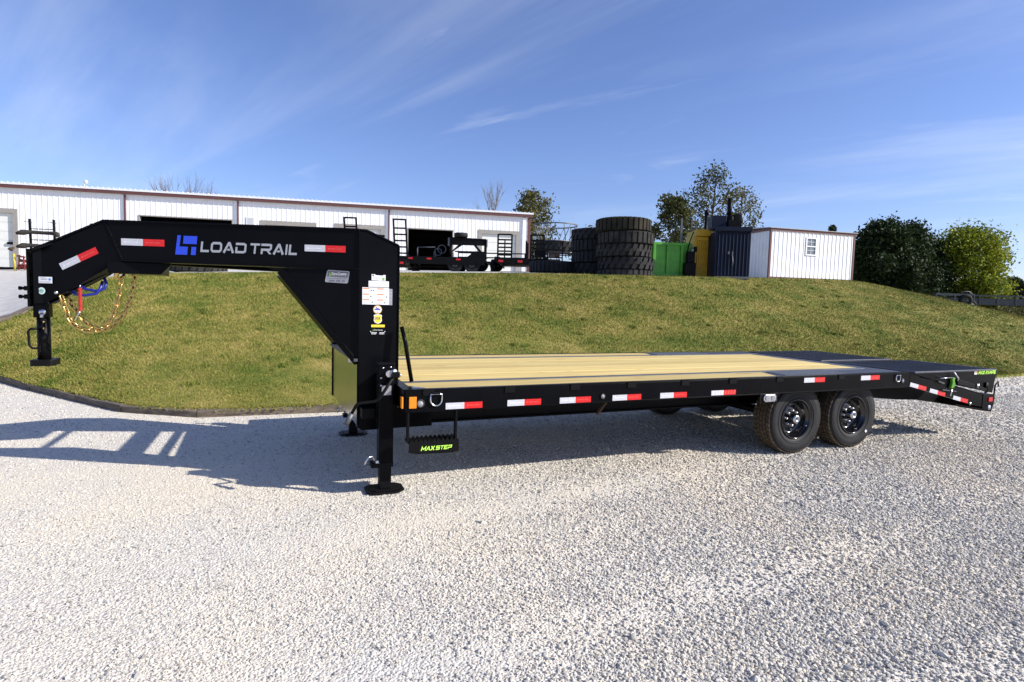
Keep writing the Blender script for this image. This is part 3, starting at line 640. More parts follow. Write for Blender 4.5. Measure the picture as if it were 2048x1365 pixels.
# --- jacks
def jack(far):
    fx = (lambda m: m.mirror_y(CY)) if far else (lambda m: m)
    J = empty('landing_jack', OFF, 0, T)
    q = lambda m, name, mt, bv=0: fx(m).build(name, mt, J, bv)
    m = MB(); m.box(-.188, -.073, .235, .345, .245, 1.035); q(m, 'outer_tube', BLACK, .006)
    m = MB(); m.box(-.195, -.066, .228, .352, 1.035, 1.045); q(m, 'cap', BLACK2, .002)
    m = MB(); m.box(-.178, -.085, .243, .336, .03, .245); q(m, 'drop_leg', BLACK2, .005)
    m = MB(); m.box(-.245, -.070, .238, .342, .205, .243); q(m, 'pin_bracket', BLACK2, .004)
    m = MB(); m.prism(oct_(-.285, .02, .17, .41, .05), (0, 0, .014), (0, 0, .008), (1, 0, 0), (0, 1, 0)); m.prism(oct_(-.25, -.015, .20, .38, .04), (0, 0, .008), (0, 0, .0222), (1, 0, 0), (0, 1, 0)); q(m, 'foot', BLACK2, .006)
    m = MB(); m.tube([(-.22, .26, .235), (-.222, .25, .28), (-.24, .24, .302), (-.268, .232, .300), (-.288, .228, .27), (-.296, .226, .245)], .008, 8); q(m, 'pull_pin', CHROME)
    m = MB(); m.box(-.21, -.178, .24, .26, .244, .262); q(m, 'pin_cap', WHITES)
    for za_ in (.62, .86):
        m = MB(); m.box(-.165, -.02, .345, .53, za_, za_+.08); q(m, 'mount_arm', BLACK, .004)
    m = MB(); m.box(-.19, -.045, .346, .36, .55, 1.0); q(m, 'mount_plate', BLACK, .003)
    if not far:
        m = MB(); m.cyl((-.115, .245, .965), (-.115, .205, .965), .028, 14); m.cyl((-.10, .22, .975), (-.075, .18, .985), .02, 10); q(m, 'gear_shaft', CHROME)
        m = MB(); m.box(-.103, -.045, .150, .196, .940, .985); q(m, 'crank_socket', BLACK2, .004)
        m = MB(); m.cyl((-.045, .172, .962), (-.028, .172, .955), .010, 8); q(m, 'socket_pin', CHROME)
        m = MB(); m.box(-.170, -.095, .2325, .2345, .792, .868); q(m, 'instruction_label', SILVERS)
        m = MB(); m.tube([(-.085, .17, .955), (-.185, .165, .80), (-.205, .165, .775), (-.235, .165, .758), (-.345, .16, .752), (-.372, .16, .738), (-.415, .155, .665)], .0125, 10); q(m, 'crank_rod', BLACK2)
        m = MB(); m.tube([(-.408, .155, .672), (-.455, .15, .588)], .021, 12); q(m, 'crank_grip', STEELGREY)
        for x, z in ((-.16, 1.01), (-.175, .93), (-.175, .87), (-.10, 1.015)):
            m = MB(); m.lathe([(.0001, -.006), (.006, -.005), (.008, 0)], 10, 'Y', (x, .2345, z)); q(m, 'rivet', CHROME)
    return J
jack(False)['label'] = 'near jack leg with crank handle'; jack(True)
# --- deck
ZD = .864
def plank_mesh(L, w):
    m = MB(); m.box(0, L, 0, w, -.038, 0); d = m.data('plank', WOOD); return d
def plank(L, y0, y1, x0=.035, dz=0, me=None):
    o = bpy.data.objects.new('plank', me or plank_mesh(L, y1-y0)); COL.objects.link(o); o.parent = T
    o.location = (x0+OFF.x, y0+OFF.y, ZD+dz)
    b = o.modifiers.new('edge', 'BEVEL'); b.width = .004; b.segments = 2
    return o
wp = (2.165-.462)/9; shared = plank_mesh(5.58, wp-.008)
for k in range(9): plank(5.58, .462+k*wp, 0, .035, rnd.uniform(-.002, .0015), shared)
for y0, y1, flip in ((.055, .372, 0), (2.250, 2.540, 1)):
    m = MB(); xe = 3.86; a, b = (xe-.01, xe+.10) if not flip else (xe+.02, xe+.13)
    poly = [(.035, y0), (a, y0), (b, y1), (.035, y1)] if not flip else [(.035, y0), (a, y0), (b, y1), (.035, y1)]
    m.prism([(x, y) for x, y in poly], (0, 0, .038), (0, 0, ZD-.039), (1, 0, 0), (0, 1, 0)); P(m, 'plank', WOOD, None, .003)
for y0, y1 in ((.378, .458), (2.170, 2.244)):
    m = MB(); m.box(.03, 5.62, y0, y1, ZD-.03, ZD+.002); P(m, 'deck_rail_strip', STEELGREY, None, .002)
for near in (1, 0):
    y0, y1 = (.050, .376) if near else (2.247, 2.545)
    m = MB(); a, b = (3.862, 3.972) if near else (3.885, 4.0)
    m.prism([(a, y0), (5.85, y0), (5.85, y1), (b, y1)], (0, 0, .028), (0, 0, ZD-.030), (1, 0, 0), (0, 1, 0)); TP = P(m, 'tread_plate', RAMPTOP, None, .002)
    me = None
    for k in range(24):
        if me is None:
            q = MB(); q.box(-.010, .010, 0, y1-y0-.03, 0, .008); me = q.data('tread_bar', TREADBAR)
        o = bpy.data.objects.new('tread_bar', me); COL.objects.link(o); o.parent = TP; o.location = (a+.125+k*.037, y0+.015, ZD-.002); o.rotation_euler = (0, 0, math.radians(-8 if near else 8))
m = MB(); m.box(5.625, 5.85, .378, 2.245, ZD-.03, ZD-.003); P(m, 'rear_deck_plate', RAMPTOP, None, .002)
# side rails with lips, front header
def siderail(m):
    m.box(-.03, 5.86, 0, .012, .700, .858); m.box(-.03, 5.86, .0, .052, .858, .867); m.box(-.03, 5.86, .0, .055, .688, .700); return m
both(siderail, 'side_rail', BLACK, .002)
m = MB(); m.box(-.045, .03, .012, 2.578, .70, .866); P(m, 'front_header', BLACK, None, .003)
m = MB(); m.prism([(.035, .06), (.14, .06), (.035, .19)], (0, 0, .003), (0, 0, ZD+.001), (1, 0, 0), (0, 1, 0)); P(m, 'corner_plate', CHROME)
# stake pockets on the rail
me = None
for X in (.15, .83, 1.44, 2.02, 2.62, 3.20, 3.82, 4.72):
    m = MB(); m.box(-.045, .045, -.008, .0, .815, .868); m.box(-.05, .05, -.010, -.001, .866, .8685); me = me or m.data('stake_pocket', BLACK2)
    for far in (0, 1):
        o = bpy.data.objects.new('stake_pocket', me); COL.objects.link(o); o.parent = T; o.location = (X+OFF.x, OFF.y if not far else 2.59+OFF.y, 0); o.rotation_euler = (0, 0, math.pi if far else 0)
# tapes on the rail
sfr = lambda lift: decal_frame((0, 0, 0), (1, 0, 0), (0, 0, 1), (0, -1, 0), lift)
for X, z in ((.288, .701), (.812, .702), (1.295, .702), (1.822, .703), (2.338, .703), (4.165, .793), (5.032, .793)): tape(T, sfr(.003), X, z)
tape(T, sfr(.003), 2.938, .706, 0, .306, .048, True)
# lamps and rings
m = MB(); m.box(-.004, .054, -.012, .0, .722, .812); m.box(-.060, -.046, .0, .05, .722, .812); P(m, 'amber_marker', AMBER, None, .003)
def roundlamp(x, z, r):
    m = MB(); m.lathe([(r*1.32, 0), (r*1.32, -.008), (r*1.02, -.012), (r*1.0, -.006)], 24, 'Y', (x, 0, z)); L = P(m, 'marker_lamp', RUBBER)
    m = MB(); m.lathe([(.0001, -.014), (r*.6, -.012), (r, -.006)], 20, 'Y', (x, 0, z)); m.build('lens', GLASSL, L)
roundlamp(.086, .757, .026); roundlamp(1.721, .748, .020); roundlamp(5.735, .768, .022)
def dring(x, z, r):
    m = MB(); m.tube([(x+r*math.cos(a), -.014, z+r*1.05*math.sin(a)) for a in [math.pi*1.0+math.pi*k/12 for k in range(13)]]+[(x+r, -.014, z+r*.9), (x-r, -.014, z+r*.9)], .0065, 6, True); R = P(m, 'tie_ring', CHROME)
    m = MB(); m.box(x-r*.7, x+r*.7, -.02, 0, z+r*.75, z+r*1.25); m.build('ring_clip', BLACK2, R, .003)
dring(.208, .785, .046); dring(5.640, .800, .036)
m = MB(); m.box(3.56, 3.80, -.006, .012, .60, .70); P(m, 'lamp_bracket', BLACK2, None, .003)
m = MB(); m.prism([(3.60+.09*0+a, b) for a, b in oct_(0, .165, .615, .69, .02)], (0, -.018, 0), (0, -.006, 0)); L = P(m, 'side_lamp', CHROME, None, .004)
for cx in (3.645, 3.725):
    m = MB(); m.prism(oct_(cx-.028, cx+.028, .628, .678, .012), (0, -.006, 0), (0, -.024, 0)); m.build('lens', GLASSL, L, .003)
# step
m = MB(); teeth = []
for k in range(11): teeth += [(.004+k*.0355, .455), (.004+k*.0355+.018, .480)]
m.prism([(.0, .375), (.055, .362), (.345, .352), (.402, .362), (.402, .455)]+teeth[::-1], (0, .012, 0), (0, -.004, 0)); st = P(m, 'side_step', BLACK2)
m = MB(); m.box(.0, .402, .008, .15, .44, .452); 
for k in range(5):
    m.prism([(.0, .452), (.402, .452)]+[(.402-j*.0355-.018*(q), .452+.02*q) for j in range(11) for q in (0, 1)], (0, .004, 0), (0, .03+k*.028, 0))
m.build('step_tread', BLACK2, st)
for x in (-.012, .372):
    m = MB(); m.box(x, x+.014, .0, .05, .46, .70); m.build('step_hanger', BLACK2, st)
m = MB(); text(m, decal_frame((0, -.004, 0), (1, 0, 0), (0, 0, 1), (0, -1, 0), .003), 'MAX STEP', .093, .385, .245, .032, .25, .10); m.build('step_lettering', LIME, st)
# frame below the deck
def ibeam(m):
    m.box(.05, 5.9, .61, .622, .485, .74); m.box(.05, 5.9, .555, .677, .475, .487); m.box(.05, 5.9, .555, .677, .738, .75); return m
both(ibeam, 'main_beam', BLACK2)
for k in range(14):
    m = MB(); m.box(.25+k*.41, .29+k*.41, .02, 2.57, .752, .822); P(m, 'cross_member', BLACK2)
m = MB(); m.bar((1.85, .3, .52), (2.02, .3, .72), .04, .012); P(m, 'brace', RUST)
# dovetail and ramps
def dove(m):
    m.prism([(5.862, .853), (7.42, .520), (7.42, .362), (5.862, .705)], (0, .05, 0)); m.prism([(5.862, .853), (7.42, .520), (7.42, .530), (5.862, .863)], (0, .075, 0), (0, -.005, 0)); return m
both(dove, 'dovetail_rail', BLACK, .002)
def dbeam(m): m.prism([(5.9, .74), (5.9, .475), (6.5, .42), (6.9, .40), (7.40, .33), (7.40, .50)], (0, .12, 0), (0, .555, 0)); return m
both(dbeam, 'dovetail_beam', BLACK2, .003)
def tailbox(m): m.prism([(7.30, .55), (7.50, .545), (7.555, .50), (7.545, .42), (7.50, .315), (7.34, .335), (7.30, .37)], (0, .30, 0), (0, -.006, 0)); return m
both(tailbox, 'tail_light_box', BLACK, .005)
m = MB(); m.box(7.40, 7.50, .29, 2.30, .33, .45); P(m, 'rear_bumper', BLACK2, None, .004)
da = -math.atan2(.333, 1.558)
for X, z in ((5.868, .698), (6.236, .6155), (6.694, .512)): tape(T, sfr(.004), X, z, da, .306, .048)
m = MB(); m.box(7.412, 7.492, -.016, -.006, .452, .505); P(m, 'red_marker', REDL, None, .003)
m = MB(); m.lathe([(.0001, -.014), (.02, -.012), (.03, -.006)], 18, 'Y', (7.455, 0, .372)); P(m, 'tail_lamp', CHROME)
m = MB(); m.lathe([(.0001, -.006), (.014, -.005), (.018, 0)], 12, 'Y', (7.06, 0, .44)); P(m, 'rail_bolt', CHROME)
def ramp(y0, y1, x1):
    m = MB(); m.box(5.955, x1, y0, y1, .846, .864); R = P(m, 'loading_ramp', RAMPTOP, None, .003)
    for ya, yb in ((y0, y0+.014), (y1-.014, y1)):
        m = MB(); m.prism([(5.965, .846), (x1-.002, .846), (x1-.06, .56), (6.05, .795)], (0, yb-ya, 0), (0, ya, 0)); m.build('ramp_side', BLACK, R, .002)
    m = MB()
    for k in range(26): m.box(5.99+k*.059, 6.002+k*.059, y0+.03, y1-.03, .8642, .868) if 6.002+k*.059 < x1-.02 else None
    m.build('ramp_grip', RAMPTOP, R)
    m = MB(); m.cyl((5.905, y0+.02, .842), (5.905, y1-.02, .842), .022, 12); m.build('ramp_hinge', BLACK, R)
    for k in range(3):
        m = MB(); yy = y0+.12+k*(y1-y0-.3)/2; m.box(5.925, 5.957, yy, yy+.08, .83, .858); m.build('hinge_knuckle', BLACK2, R)
    return R
R1 = ramp(.0, 1.085, 7.56); R2 = ramp(1.24, 2.56, 7.40)
m = MB(); text(m, sfr(.003), 'MAX RAMPS', 7.165, .804, .355, .044, .22, .22); m.build('ramp_lettering', LIME, R1)
m = MB(); m.mi = 0; rect(m, sfr(.003), 7.085, 7.145, .806, .842); m.mi = 1; rect(m, sfr(.0045), 7.09, 7.14, .826, .838); m.build('ramp_sticker', [WHITES, ORNG], R1)
# green latch with its rods
m = MB(); m.prism([(6.62, .785), (6.66, .780), (6.65, .735), (6.672, .71), (6.655, .665), (6.61, .645), (6.59, .665), (6.612, .72), (6.60, .76)], (0, .03, 0), (0, -.035, 0)); LT = P(m, 'ramp_latch', GREENP, None, .006)
m = MB(); m.tube([(6.60, -.04, .858), (6.70, -.045, .775), (6.685, -.045, .745)], .007, 8); m.build('latch_lever', CHROME, LT)
m = MB(); m.cyl((6.37, -.03, .783), (6.60, -.03, .783), .005, 8); m.cyl((6.60, -.03, .56), (6.61, -.03, .64), .008, 8); m.build('latch_rod', CHROME, LT)
m = MB(); m.bar((6.36, -.02, .745), (6.47, -.02, .715), .012, .012); m.bar((6.45, -.02, .640), (6.72, -.02, .610), .010, .010); m.build('latch_link', STEELGREY, LT)
m = MB(); m.prism([(6.72, .765), (7.32, .625), (7.32, .585), (6.72, .70)], (0, .03, 0), (0, -.03, 0)); P(m, 'ramp_spring_arm', BLACK2, None, .003)
m = MB(); m.tube([(7.10, -.036, .690), (7.125, -.036, .69), (7.125, -.036, .640), (7.10, -.036, .640)], .007, 8, True); P(m, 'spring_clip', CHROME)
m = MB(); m.tube([(7.33, -.01, .56), (7.33, -.012, .70), (7.35, -.012, .70), (7.36, -.012, .57)], .010, 8); m.tube([(7.535, -.0, .52), (7.55, 0, .66), (7.60, .0, .70), (7.62, .0, .64)], .009, 8); P(m, 'ramp_stand_pin', BLACK2)
# headboard rail
m = MB(); m.tube([(.03, .47, 1.325), (.055, .44, 1.20), (.105, .40, .87)], .017, 10); P(m, 'headboard_brace', BLACK)
m = MB(); m.tube([(.03, 2.12, 1.325), (.055, 2.15, 1.20), (.105, 2.19, .87)], .017, 10); P(m, 'headboard_brace', BLACK)

# --- wheels
RW = .385
def tyre_parts():
    ty = MB(); pr = [(.205, .02), (.215, .0), (.250, -.004), (.300, -.012), (.340, -.010), (.362, .004), (.372, .022), (.3725, .213), (.362, .231), (.340, .245), (.300, .247), (.25, .239), (.215, .235), (.205, .215)]
    ty.lathe(pr, 64, 'Y'); ty.lathe([(.352, -.0085), (.353, -.0115), (.348, -.0125), (.347, -.0105)], 64, 'Y'); ty.lathe([(.262, -.0055), (.264, -.0095), (.258, -.0095), (.257, -.005)], 64, 'Y')
    tr = MB(); nb = 46
    rows = [(.010, .048), (.060, .092), (.103, .132), (.143, .175), (.187, .225)]
    for ri, (a, b) in enumerate(rows):
        for k in range(nb):
            w0 = 2*math.pi*(k+.5*(ri % 2))/nb; w1 = w0+2*math.pi/nb*.80; sk = .030*(1 if ri % 2 else -1)
            ro = RW if 0 < ri < 4 else RW-.004; vs = []
            for r in (.368, ro):
                for (w, h, s2) in ((w0, a, 0), (w1, a, 0), (w1+sk, b, 0), (w0+sk, b, 0)):
                    vs.append((r*math.cos(w), h, r*math.sin(w)))
            tr._add(vs, [(0, 1, 2, 3), (7, 6, 5, 4), (0, 4, 5, 1), (1, 5, 6, 2), (2, 6, 7, 3), (3, 7, 4, 0)])
    rim = MB(); rim.lathe([(.205, .02), (.216, -.004), (.213, -.010), (.206, -.008), (.202, .006), (.196, .022), (.186, .030), (.182, .050), (.176, .060), (.168, .085), (.150, .094), (.128, .088), (.112, .076), (.098, .074), (.072, .078), (.060, .078), (.0001, .078)], 48, 'Y')
    rim.lathe([(.205, .02), (.203, .21)], 48, 'Y')
    hole = MB()
    for k in range(8):
        w = 2*math.pi*(k+.5)/8; hole.lathe([(.0001, .0815), (.014, .0815), (.017, .0845)], 12, 'Y', (.139*math.cos(w), 0, .139*math.sin(w)))
    hub = MB(); hub.lathe([(.060, .078), (.060, .050), (.052, .044), (.050, .0), (.046, -.004)], 24, 'Y')
    cap = MB(); cap.lathe([(.046, -.002), (.040, -.014), (.030, -.018), (.022, -.018), (.020, -.012), (.0001, -.012)], 24, 'Y')
    capc = MB(); capc.lathe([(.0001, -.0195), (.010, -.0195), (.013, -.013)], 16, 'Y')
    nut = MB(); nut.lathe([(.0001, -.026), (.006, -.026), (.0105, -.021), (.0125, -.012), (.013, .012)], 10, 'Y')
    valve = MB(); valve.cyl((.178, .035, -.05), (.172, .0, -.048), .005, 8)
    return dict(tyre=ty.data('tyre', RUBBER), tread=tr.data('tread', TREADM), rim=rim.data('rim', RIMB), rim_hole=hole.data('rim_hole', DARKIN), hub=hub.data('hub', RIMB), hub_cap=cap.data('hub_cap', CHROME), grease_plug=capc.data('grease_plug', RUBBER), lug_nut=nut.data('lug_nut', mat('lug_chrome', (.85, .85, .87), .3, .7, var=.1, vscale=50)), valve_stem=valve.data('valve_stem', CHROME))
WP = tyre_parts()
def wheel(x, y, far, spin):
    Wd = empty('wheel', (x+OFF.x, y+OFF.y, RW-.004), 0, T); Wd.rotation_euler = (0, spin, math.pi if far else 0)
    for k, me in WP.items():
        if k == 'lug_nut': continue
        o = bpy.data.objects.new(k, me); COL.objects.link(o); o.parent = Wd
    for k in range(8):
        o = bpy.data.objects.new('lug_nut', WP['lug_nut']); COL.objects.link(o); o.parent = Wd; w = 2*math.pi*k/8+.2; o.location = (.083*math.cos(w), .062, .083*math.sin(w))
    return Wd
w1 = wheel(4.219, .112, 0, .2); w2 = wheel(5.103, .112, 0, .9); wheel(4.219, 2.478, 1, .5); wheel(5.103, 2.478, 1, 1.7)
m = MB(); g = decal_frame((0, -.0125, 0), (1, 0, 0), (0, 0, 1), (0, -1, 0), .001)
a = .9; cx, cz = .30*math.cos(-.87+a), .30*math.sin(-.87+a)
# small white sticker on the rear tyre, and raised letters on both near tyres
def on_sidewall(wd, name, mt, w0, w1_, r0_, r1_):
    m = MB(); m.poly([(r0_*math.cos(w0), -.0155, r0_*math.sin(w0)), (r0_*math.cos(w1_), -.0155, r0_*math.sin(w1_)), (r1_*math.cos(w1_), -.0155, r1_*math.sin(w1_)), (r1_*math.cos(w0), -.0155, r1_*math.sin(w0))]); m.build(name, mt, wd)
on_sidewall(w2, 'tyre_sticker', WHITES, -.80+.9, -.70+.9, .275, .305)
for x in (4.219, 5.103):
    m = MB(); m.cyl((x, .33, RW), (x, 2.26, RW), .045, 14); P(m, 'axle', BLACK2)
def spring(m):
    for x in (4.219, 5.103):
        m.tube([(x-.38, .615, .50), (x-.2, .615, .445), (x, .615, .425), (x+.2, .615, .445), (x+.38, .615, .50)], .022, 6)
    for x in (3.80, 4.66, 5.52): m.box(x-.03, x+.03, .59, .64, .46, .60)
    return m
both(spring, 'leaf_spring', BLACK2)
def mudflap(m): m.box(3.70, 3.712, .10, .36, .30, .70); return m

# --- chains and cables under the neck
lk = MB(); pts = []
for k in range(16):
    w = 2*math.pi*k/16; pts.append((.0150*math.cos(w), 0, .0145*math.sin(w)+(.0135 if math.sin(w) > 1e-6 else -.0135)))
lk.tube(pts, .0070, 6, True); LINK = lk.data('chain_link', GOLD)
def chain(pts, label):
    Cn = empty('safety_chain', OFF, 0, T); Cn['label'] = label
    P3 = [Vector(p) for p in pts]; dense = []
    for i in range(len(P3)-1):          # Catmull-Rom through the hang points
        p0, p1, p2, p3 = P3[max(i-1, 0)], P3[i], P3[i+1], P3[min(i+2, len(P3)-1)]
        for k in range(40):
            t = k/40; dense.append(.5*((2*p1)+(p2-p0)*t+(2*p0-5*p1+4*p2-p3)*t*t+(3*p1-p0-3*p2+p3)*t**3))
    step = .0435; acc = 0; k = 0; last = dense[0]
    for i in range(1, len(dense)):
        acc += (dense[i]-dense[i-1]).length
        if acc >= step:
            acc -= step; d = (dense[min(i+2, len(dense)-1)]-dense[i-2]).normalized()
            o = bpy.data.objects.new('chain_link', LINK); COL.objects.link(o); o.parent = Cn; o.location = dense[i]
            o.rotation_mode = 'QUATERNION'; o.rotation_quaternion = d.to_track_quat('Z', 'Y') @ Matrix.Rotation(math.pi/2*(k % 2)+.5, 3, 'Z').to_quaternion(); k += 1
chain([(-2.485, 1.15, 1.535), (-2.455, 1.15, 1.42), (-2.413, 1.15, 1.30), (-2.301, 1.15, 1.240), (-2.184, 1.15, 1.289), (-2.115, 1.15, 1.46), (-2.082, 1.15, 1.66)], 'bright gold safety chain nearest the camera')
chain([(-2.52, 1.43, 1.53), (-2.47, 1.43, 1.40), (-2.375, 1.43, 1.27), (-2.27, 1.43, 1.235), (-2.19, 1.43, 1.28), (-2.09, 1.43, 1.46), (-2.045, 1.43, 1.70)], 'far safety chain in the shade of the neck')
m = MB(); m.tube([(-2.10, 1.13, 1.745), (-2.092, 1.125, 1.72), (-2.115, 1.125, 1.68), (-2.105, 1.13, 1.655), (-2.08, 1.14, 1.66), (-2.06, 1.14, 1.695)], [.012, .018, .016, .010, .009, .006], 8); P(m, 'chain_hook', GOLD)
m = MB(); m.tube([(-2.085, 1.145, 1.66), (-2.065, 1.145, 1.69), (-2.05, 1.15, 1.71)], .010, 8); P(m, 'chain_hook', GOLD)
for x, y, z in ((-2.51, 1.15, 1.535), (-2.53, 1.42, 1.53)):
    m = MB(); m.lathe([(.0001, -.012), (.010, -.012), (.013, -.004), (.013, .01)], 10, 'Y', (x, y, z)); P(m, 'chain_bolt', CHROME)
m = MB(); m.tube([(-2.357+.0115*math.cos(k*.9), 1.14+.0115*math.sin(k*.9), 1.575-k*.00128) for k in range(140)], .0032, 5); P(m, 'breakaway_coil', REDCBL)
m = MB(); m.tube([(-2.353, 1.14, 1.60), (-2.357, 1.14, 1.575)], .005, 6); m.tube([(-2.36, 1.14, 1.395), (-2.368, 1.14, 1.375), (-2.395, 1.145, 1.32)], .0055, 6); P(m, 'breakaway_wire', CHROME)
m = MB(); m.tube([(-2.42, 1.2, 1.545), (-2.40, 1.18, 1.527), (-2.33, 1.15, 1.517), (-2.25, 1.15, 1.535), (-2.225, 1.16, 1.585), (-2.222, 1.2, 1.63)], .011, 8); P(m, 'wiring_cable', BLUECBL)
m = MB(); m.tube([(-2.38, 1.2, 1.60), (-2.33, 1.17, 1.567), (-2.25, 1.16, 1.553), (-2.20, 1.16, 1.575), (-2.19, 1.17, 1.62), (-2.21, 1.2, 1.66)], .011, 8); P(m, 'wiring_cable', BLUECBL)

# ------------------------------------------------------------------ timber kerb
KB = [(-5.98, 8.72), (-4.40, 6.42), (-2.78, 4.28), (-1.86, 3.69), (.55, 3.57), (3.0, 3.58), (5.45, 3.60), (7.9, 3.63), (10.35, 3.67)]
KL = ['weathered timber kerb at the far left of the lawn edge', 'weathered timber kerb below the trailer coupler', 'short weathered timber kerb in the bend under the neck shadow', 'timber kerb behind the front jack of the trailer', 'timber kerb behind the side step of the trailer', 'timber kerb behind the middle of the deck', 'timber kerb behind the trailer wheels', 'timber kerb behind the loading ramps']
for i in range(len(KB)-1):
    a, b = Vector(KB[i]), Vector(KB[i+1]); d = b-a; L = d.length-.012
    m = MB(); k = 12
    for j in range(k+1):
        x = L*j/k; q = lambda s: (rnd.random()-.5)*s
        m._add([(x, q(.008), -.05), (x, .21+q(.01), -.05), (x, .205+q(.012), .112+q(.012)), (x, .012+q(.01), .106+q(.014))], [])
    for j in range(k):
        o = j*4; m._add([], []); 
        for (p_, q_) in ((0, 1), (1, 2), (2, 3), (3, 0)): m.f.append((o+p_, o+q_, o+4+q_, o+4+p_)); m.m.append(0); m.s.append(False)
    m.f += [(3, 2, 1, 0), (k*4, k*4+1, k*4+2, k*4+3)]; m.m += [0, 0]; m.s += [False]*2
    m.f = [f[::-1] for f in m.f]
    o = m.build('timber_kerb', TIE, None, .012); o.location = (a.x, a.y, -.022+rnd.uniform(-.008, .006)); o.rotation_euler = (0, 0, math.atan2(d.y, d.x)); tag(o, KL[i], 'kerb', 'timber kerbs along the foot of the lawn')
DK = [(-7.25, 11.35, .50), (-6.62, 12.75, .84), (-6.30, 14.25, 1.25), (-5.80, 16.05, 1.84)]
for i in range(3):
    a, b = Vector(DK[i]), Vector(DK[i+1]); m = MB(); d = (b-a); d2 = Vector((d.x, d.y)); L = d.length-.01; m.box(0, L, -.11, .11, -.06, .10)
    o = m.build('timber_kerb', TIE, None, .015); o.location = a; o.rotation_mode = 'QUATERNION'; o.rotation_quaternion = d.to_track_quat('X', 'Z')
    tag(o, ['timber kerb beside the gravel drive, left of the coupler', 'timber kerb beside the gravel drive, right behind the coupler', 'uppermost timber kerb beside the gravel drive'][i], 'kerb', 'timber kerbs along the drive')

# ------------------------------------------------------------------ workshop
def ribwall(m, x0, x1, y, z0, z1, pitch=.305, h=.015, sgn=-1):
    """vertical ribbed sheet in the local xz plane"""
    pts = []; k0 = math.floor(x0/pitch); x = k0*pitch
    while x < x1+pitch:
        for dx_, hh in ((0, 0), (.02, h), (.06, h), (.08, 0)): pts.append((x+dx_, hh))
        x += pitch
    pts = [(min(max(a, x0), x1), b) for a, b in pts]; clean = [(x0, 0)]
    for p_ in pts:
        if p_[0]-clean[-1][0] > 1e-5: clean.append(p_)
    if x1-clean[-1][0] > 1e-5: clean.append((x1, 0))
    n_ = len(clean)
    m._add([(a, y+sgn*b, z0) for a, b in clean]+[(a, y+sgn*b, z1) for a, b in clean], [(i, i+1, n_+i+1, n_+i) for i in range(n_-1)])
BZ = 2.75
BLD = tag(empty('workshop_building', (16.2327, 34.0592, 0), math.atan2(-.19355, .98109)), 'long white ribbed metal workshop with red-brown trim and many bay doors', 'building')
E_ = 7.80
openings = [(-36.5, -32.43, 6.34, 'door'), (-25.71, -20.1, 6.36, 'open'), (-18.4, -14.84, 6.42, 'door'), (-13.67, -10.31, 6.46, 'door'), (-8.77, -5.55, 6.42, 'open'), (-3.77, -.72, 6.55, 'door')]
xa = -44; 
for (x0, x1, zt, kind) in openings:
    m = MB(); ribwall(m, xa, x0, 0, BZ, E_); m.build('wall_panel', WWALL, BLD)
    m = MB(); ribwall(m, x0, x1, 0, zt, E_); m.build('wall_panel', WWALL, BLD); xa = x1
m = MB(); ribwall(m, xa, 0, 0, BZ, E_); m.build('wall_panel', WWALL, BLD)
m = MB(); m._add([(0, 0, BZ), (0, 16, BZ), (0, 16, E_), (0, 8, E_+1.3), (0, 0, E_)], [(0, 1, 2, 3, 4)]); m._add([(-44, 0, BZ), (-44, 16, BZ), (-44, 16, E_), (-44, 8, E_+1.3), (-44, 0, E_)], [(4, 3, 2, 1, 0)]); m._add([(-44, 16, BZ), (0, 16, BZ), (0, 16, E_), (-44, 16, E_)], [(1, 0, 3, 2)]); m.build('wall_panel', WWALL, BLD)
m = MB(); m._add([(-44.2, -.25, E_+.02), (.2, -.25, E_+.02), (.2, 8, E_+1.36), (-44.2, 8, E_+1.36), (.2, 16.25, E_+.02), (-44.2, 16.25, E_+.02)], [(0, 1, 2, 3), (3, 2, 4, 5)]); 
m.box(-44.2, .2, -.27, -.25, E_-.02, E_+.10)
rib = MB(); x = -44.1
while x < .2: m.box(x, x+.05, -.28, -.2, E_+.06, E_+.14); x += .305
RF = m.build('roof', ROOFW, BLD)
m = MB(); m.box(-44.2, .18, -.24, -.035, E_-.20, E_-.03); m.build('fascia', REDTRIM, BLD)
m = MB(); m.box(-.16, .05, -.07, -.035, BZ, E_-.24); m.build('corner_trim', REDTRIM, BLD)
m = MB(); m.box(-.55, -.30, -.10, -.035, BZ, E_-.25); m.build('downspout', WWALL, BLD)
for x in (-26.47, -19.79, -10.05):
    m = MB(); m.box(x-.03, x+.06, -.12, -.035, BZ, E_-.24); d_ = m.build('downspout', REDTRIM, BLD)
    m = MB(); m.box(x-.18, x-.04, -.06, -.034, BZ, E_-.24); m.build('post_cover', WWALL, d_)
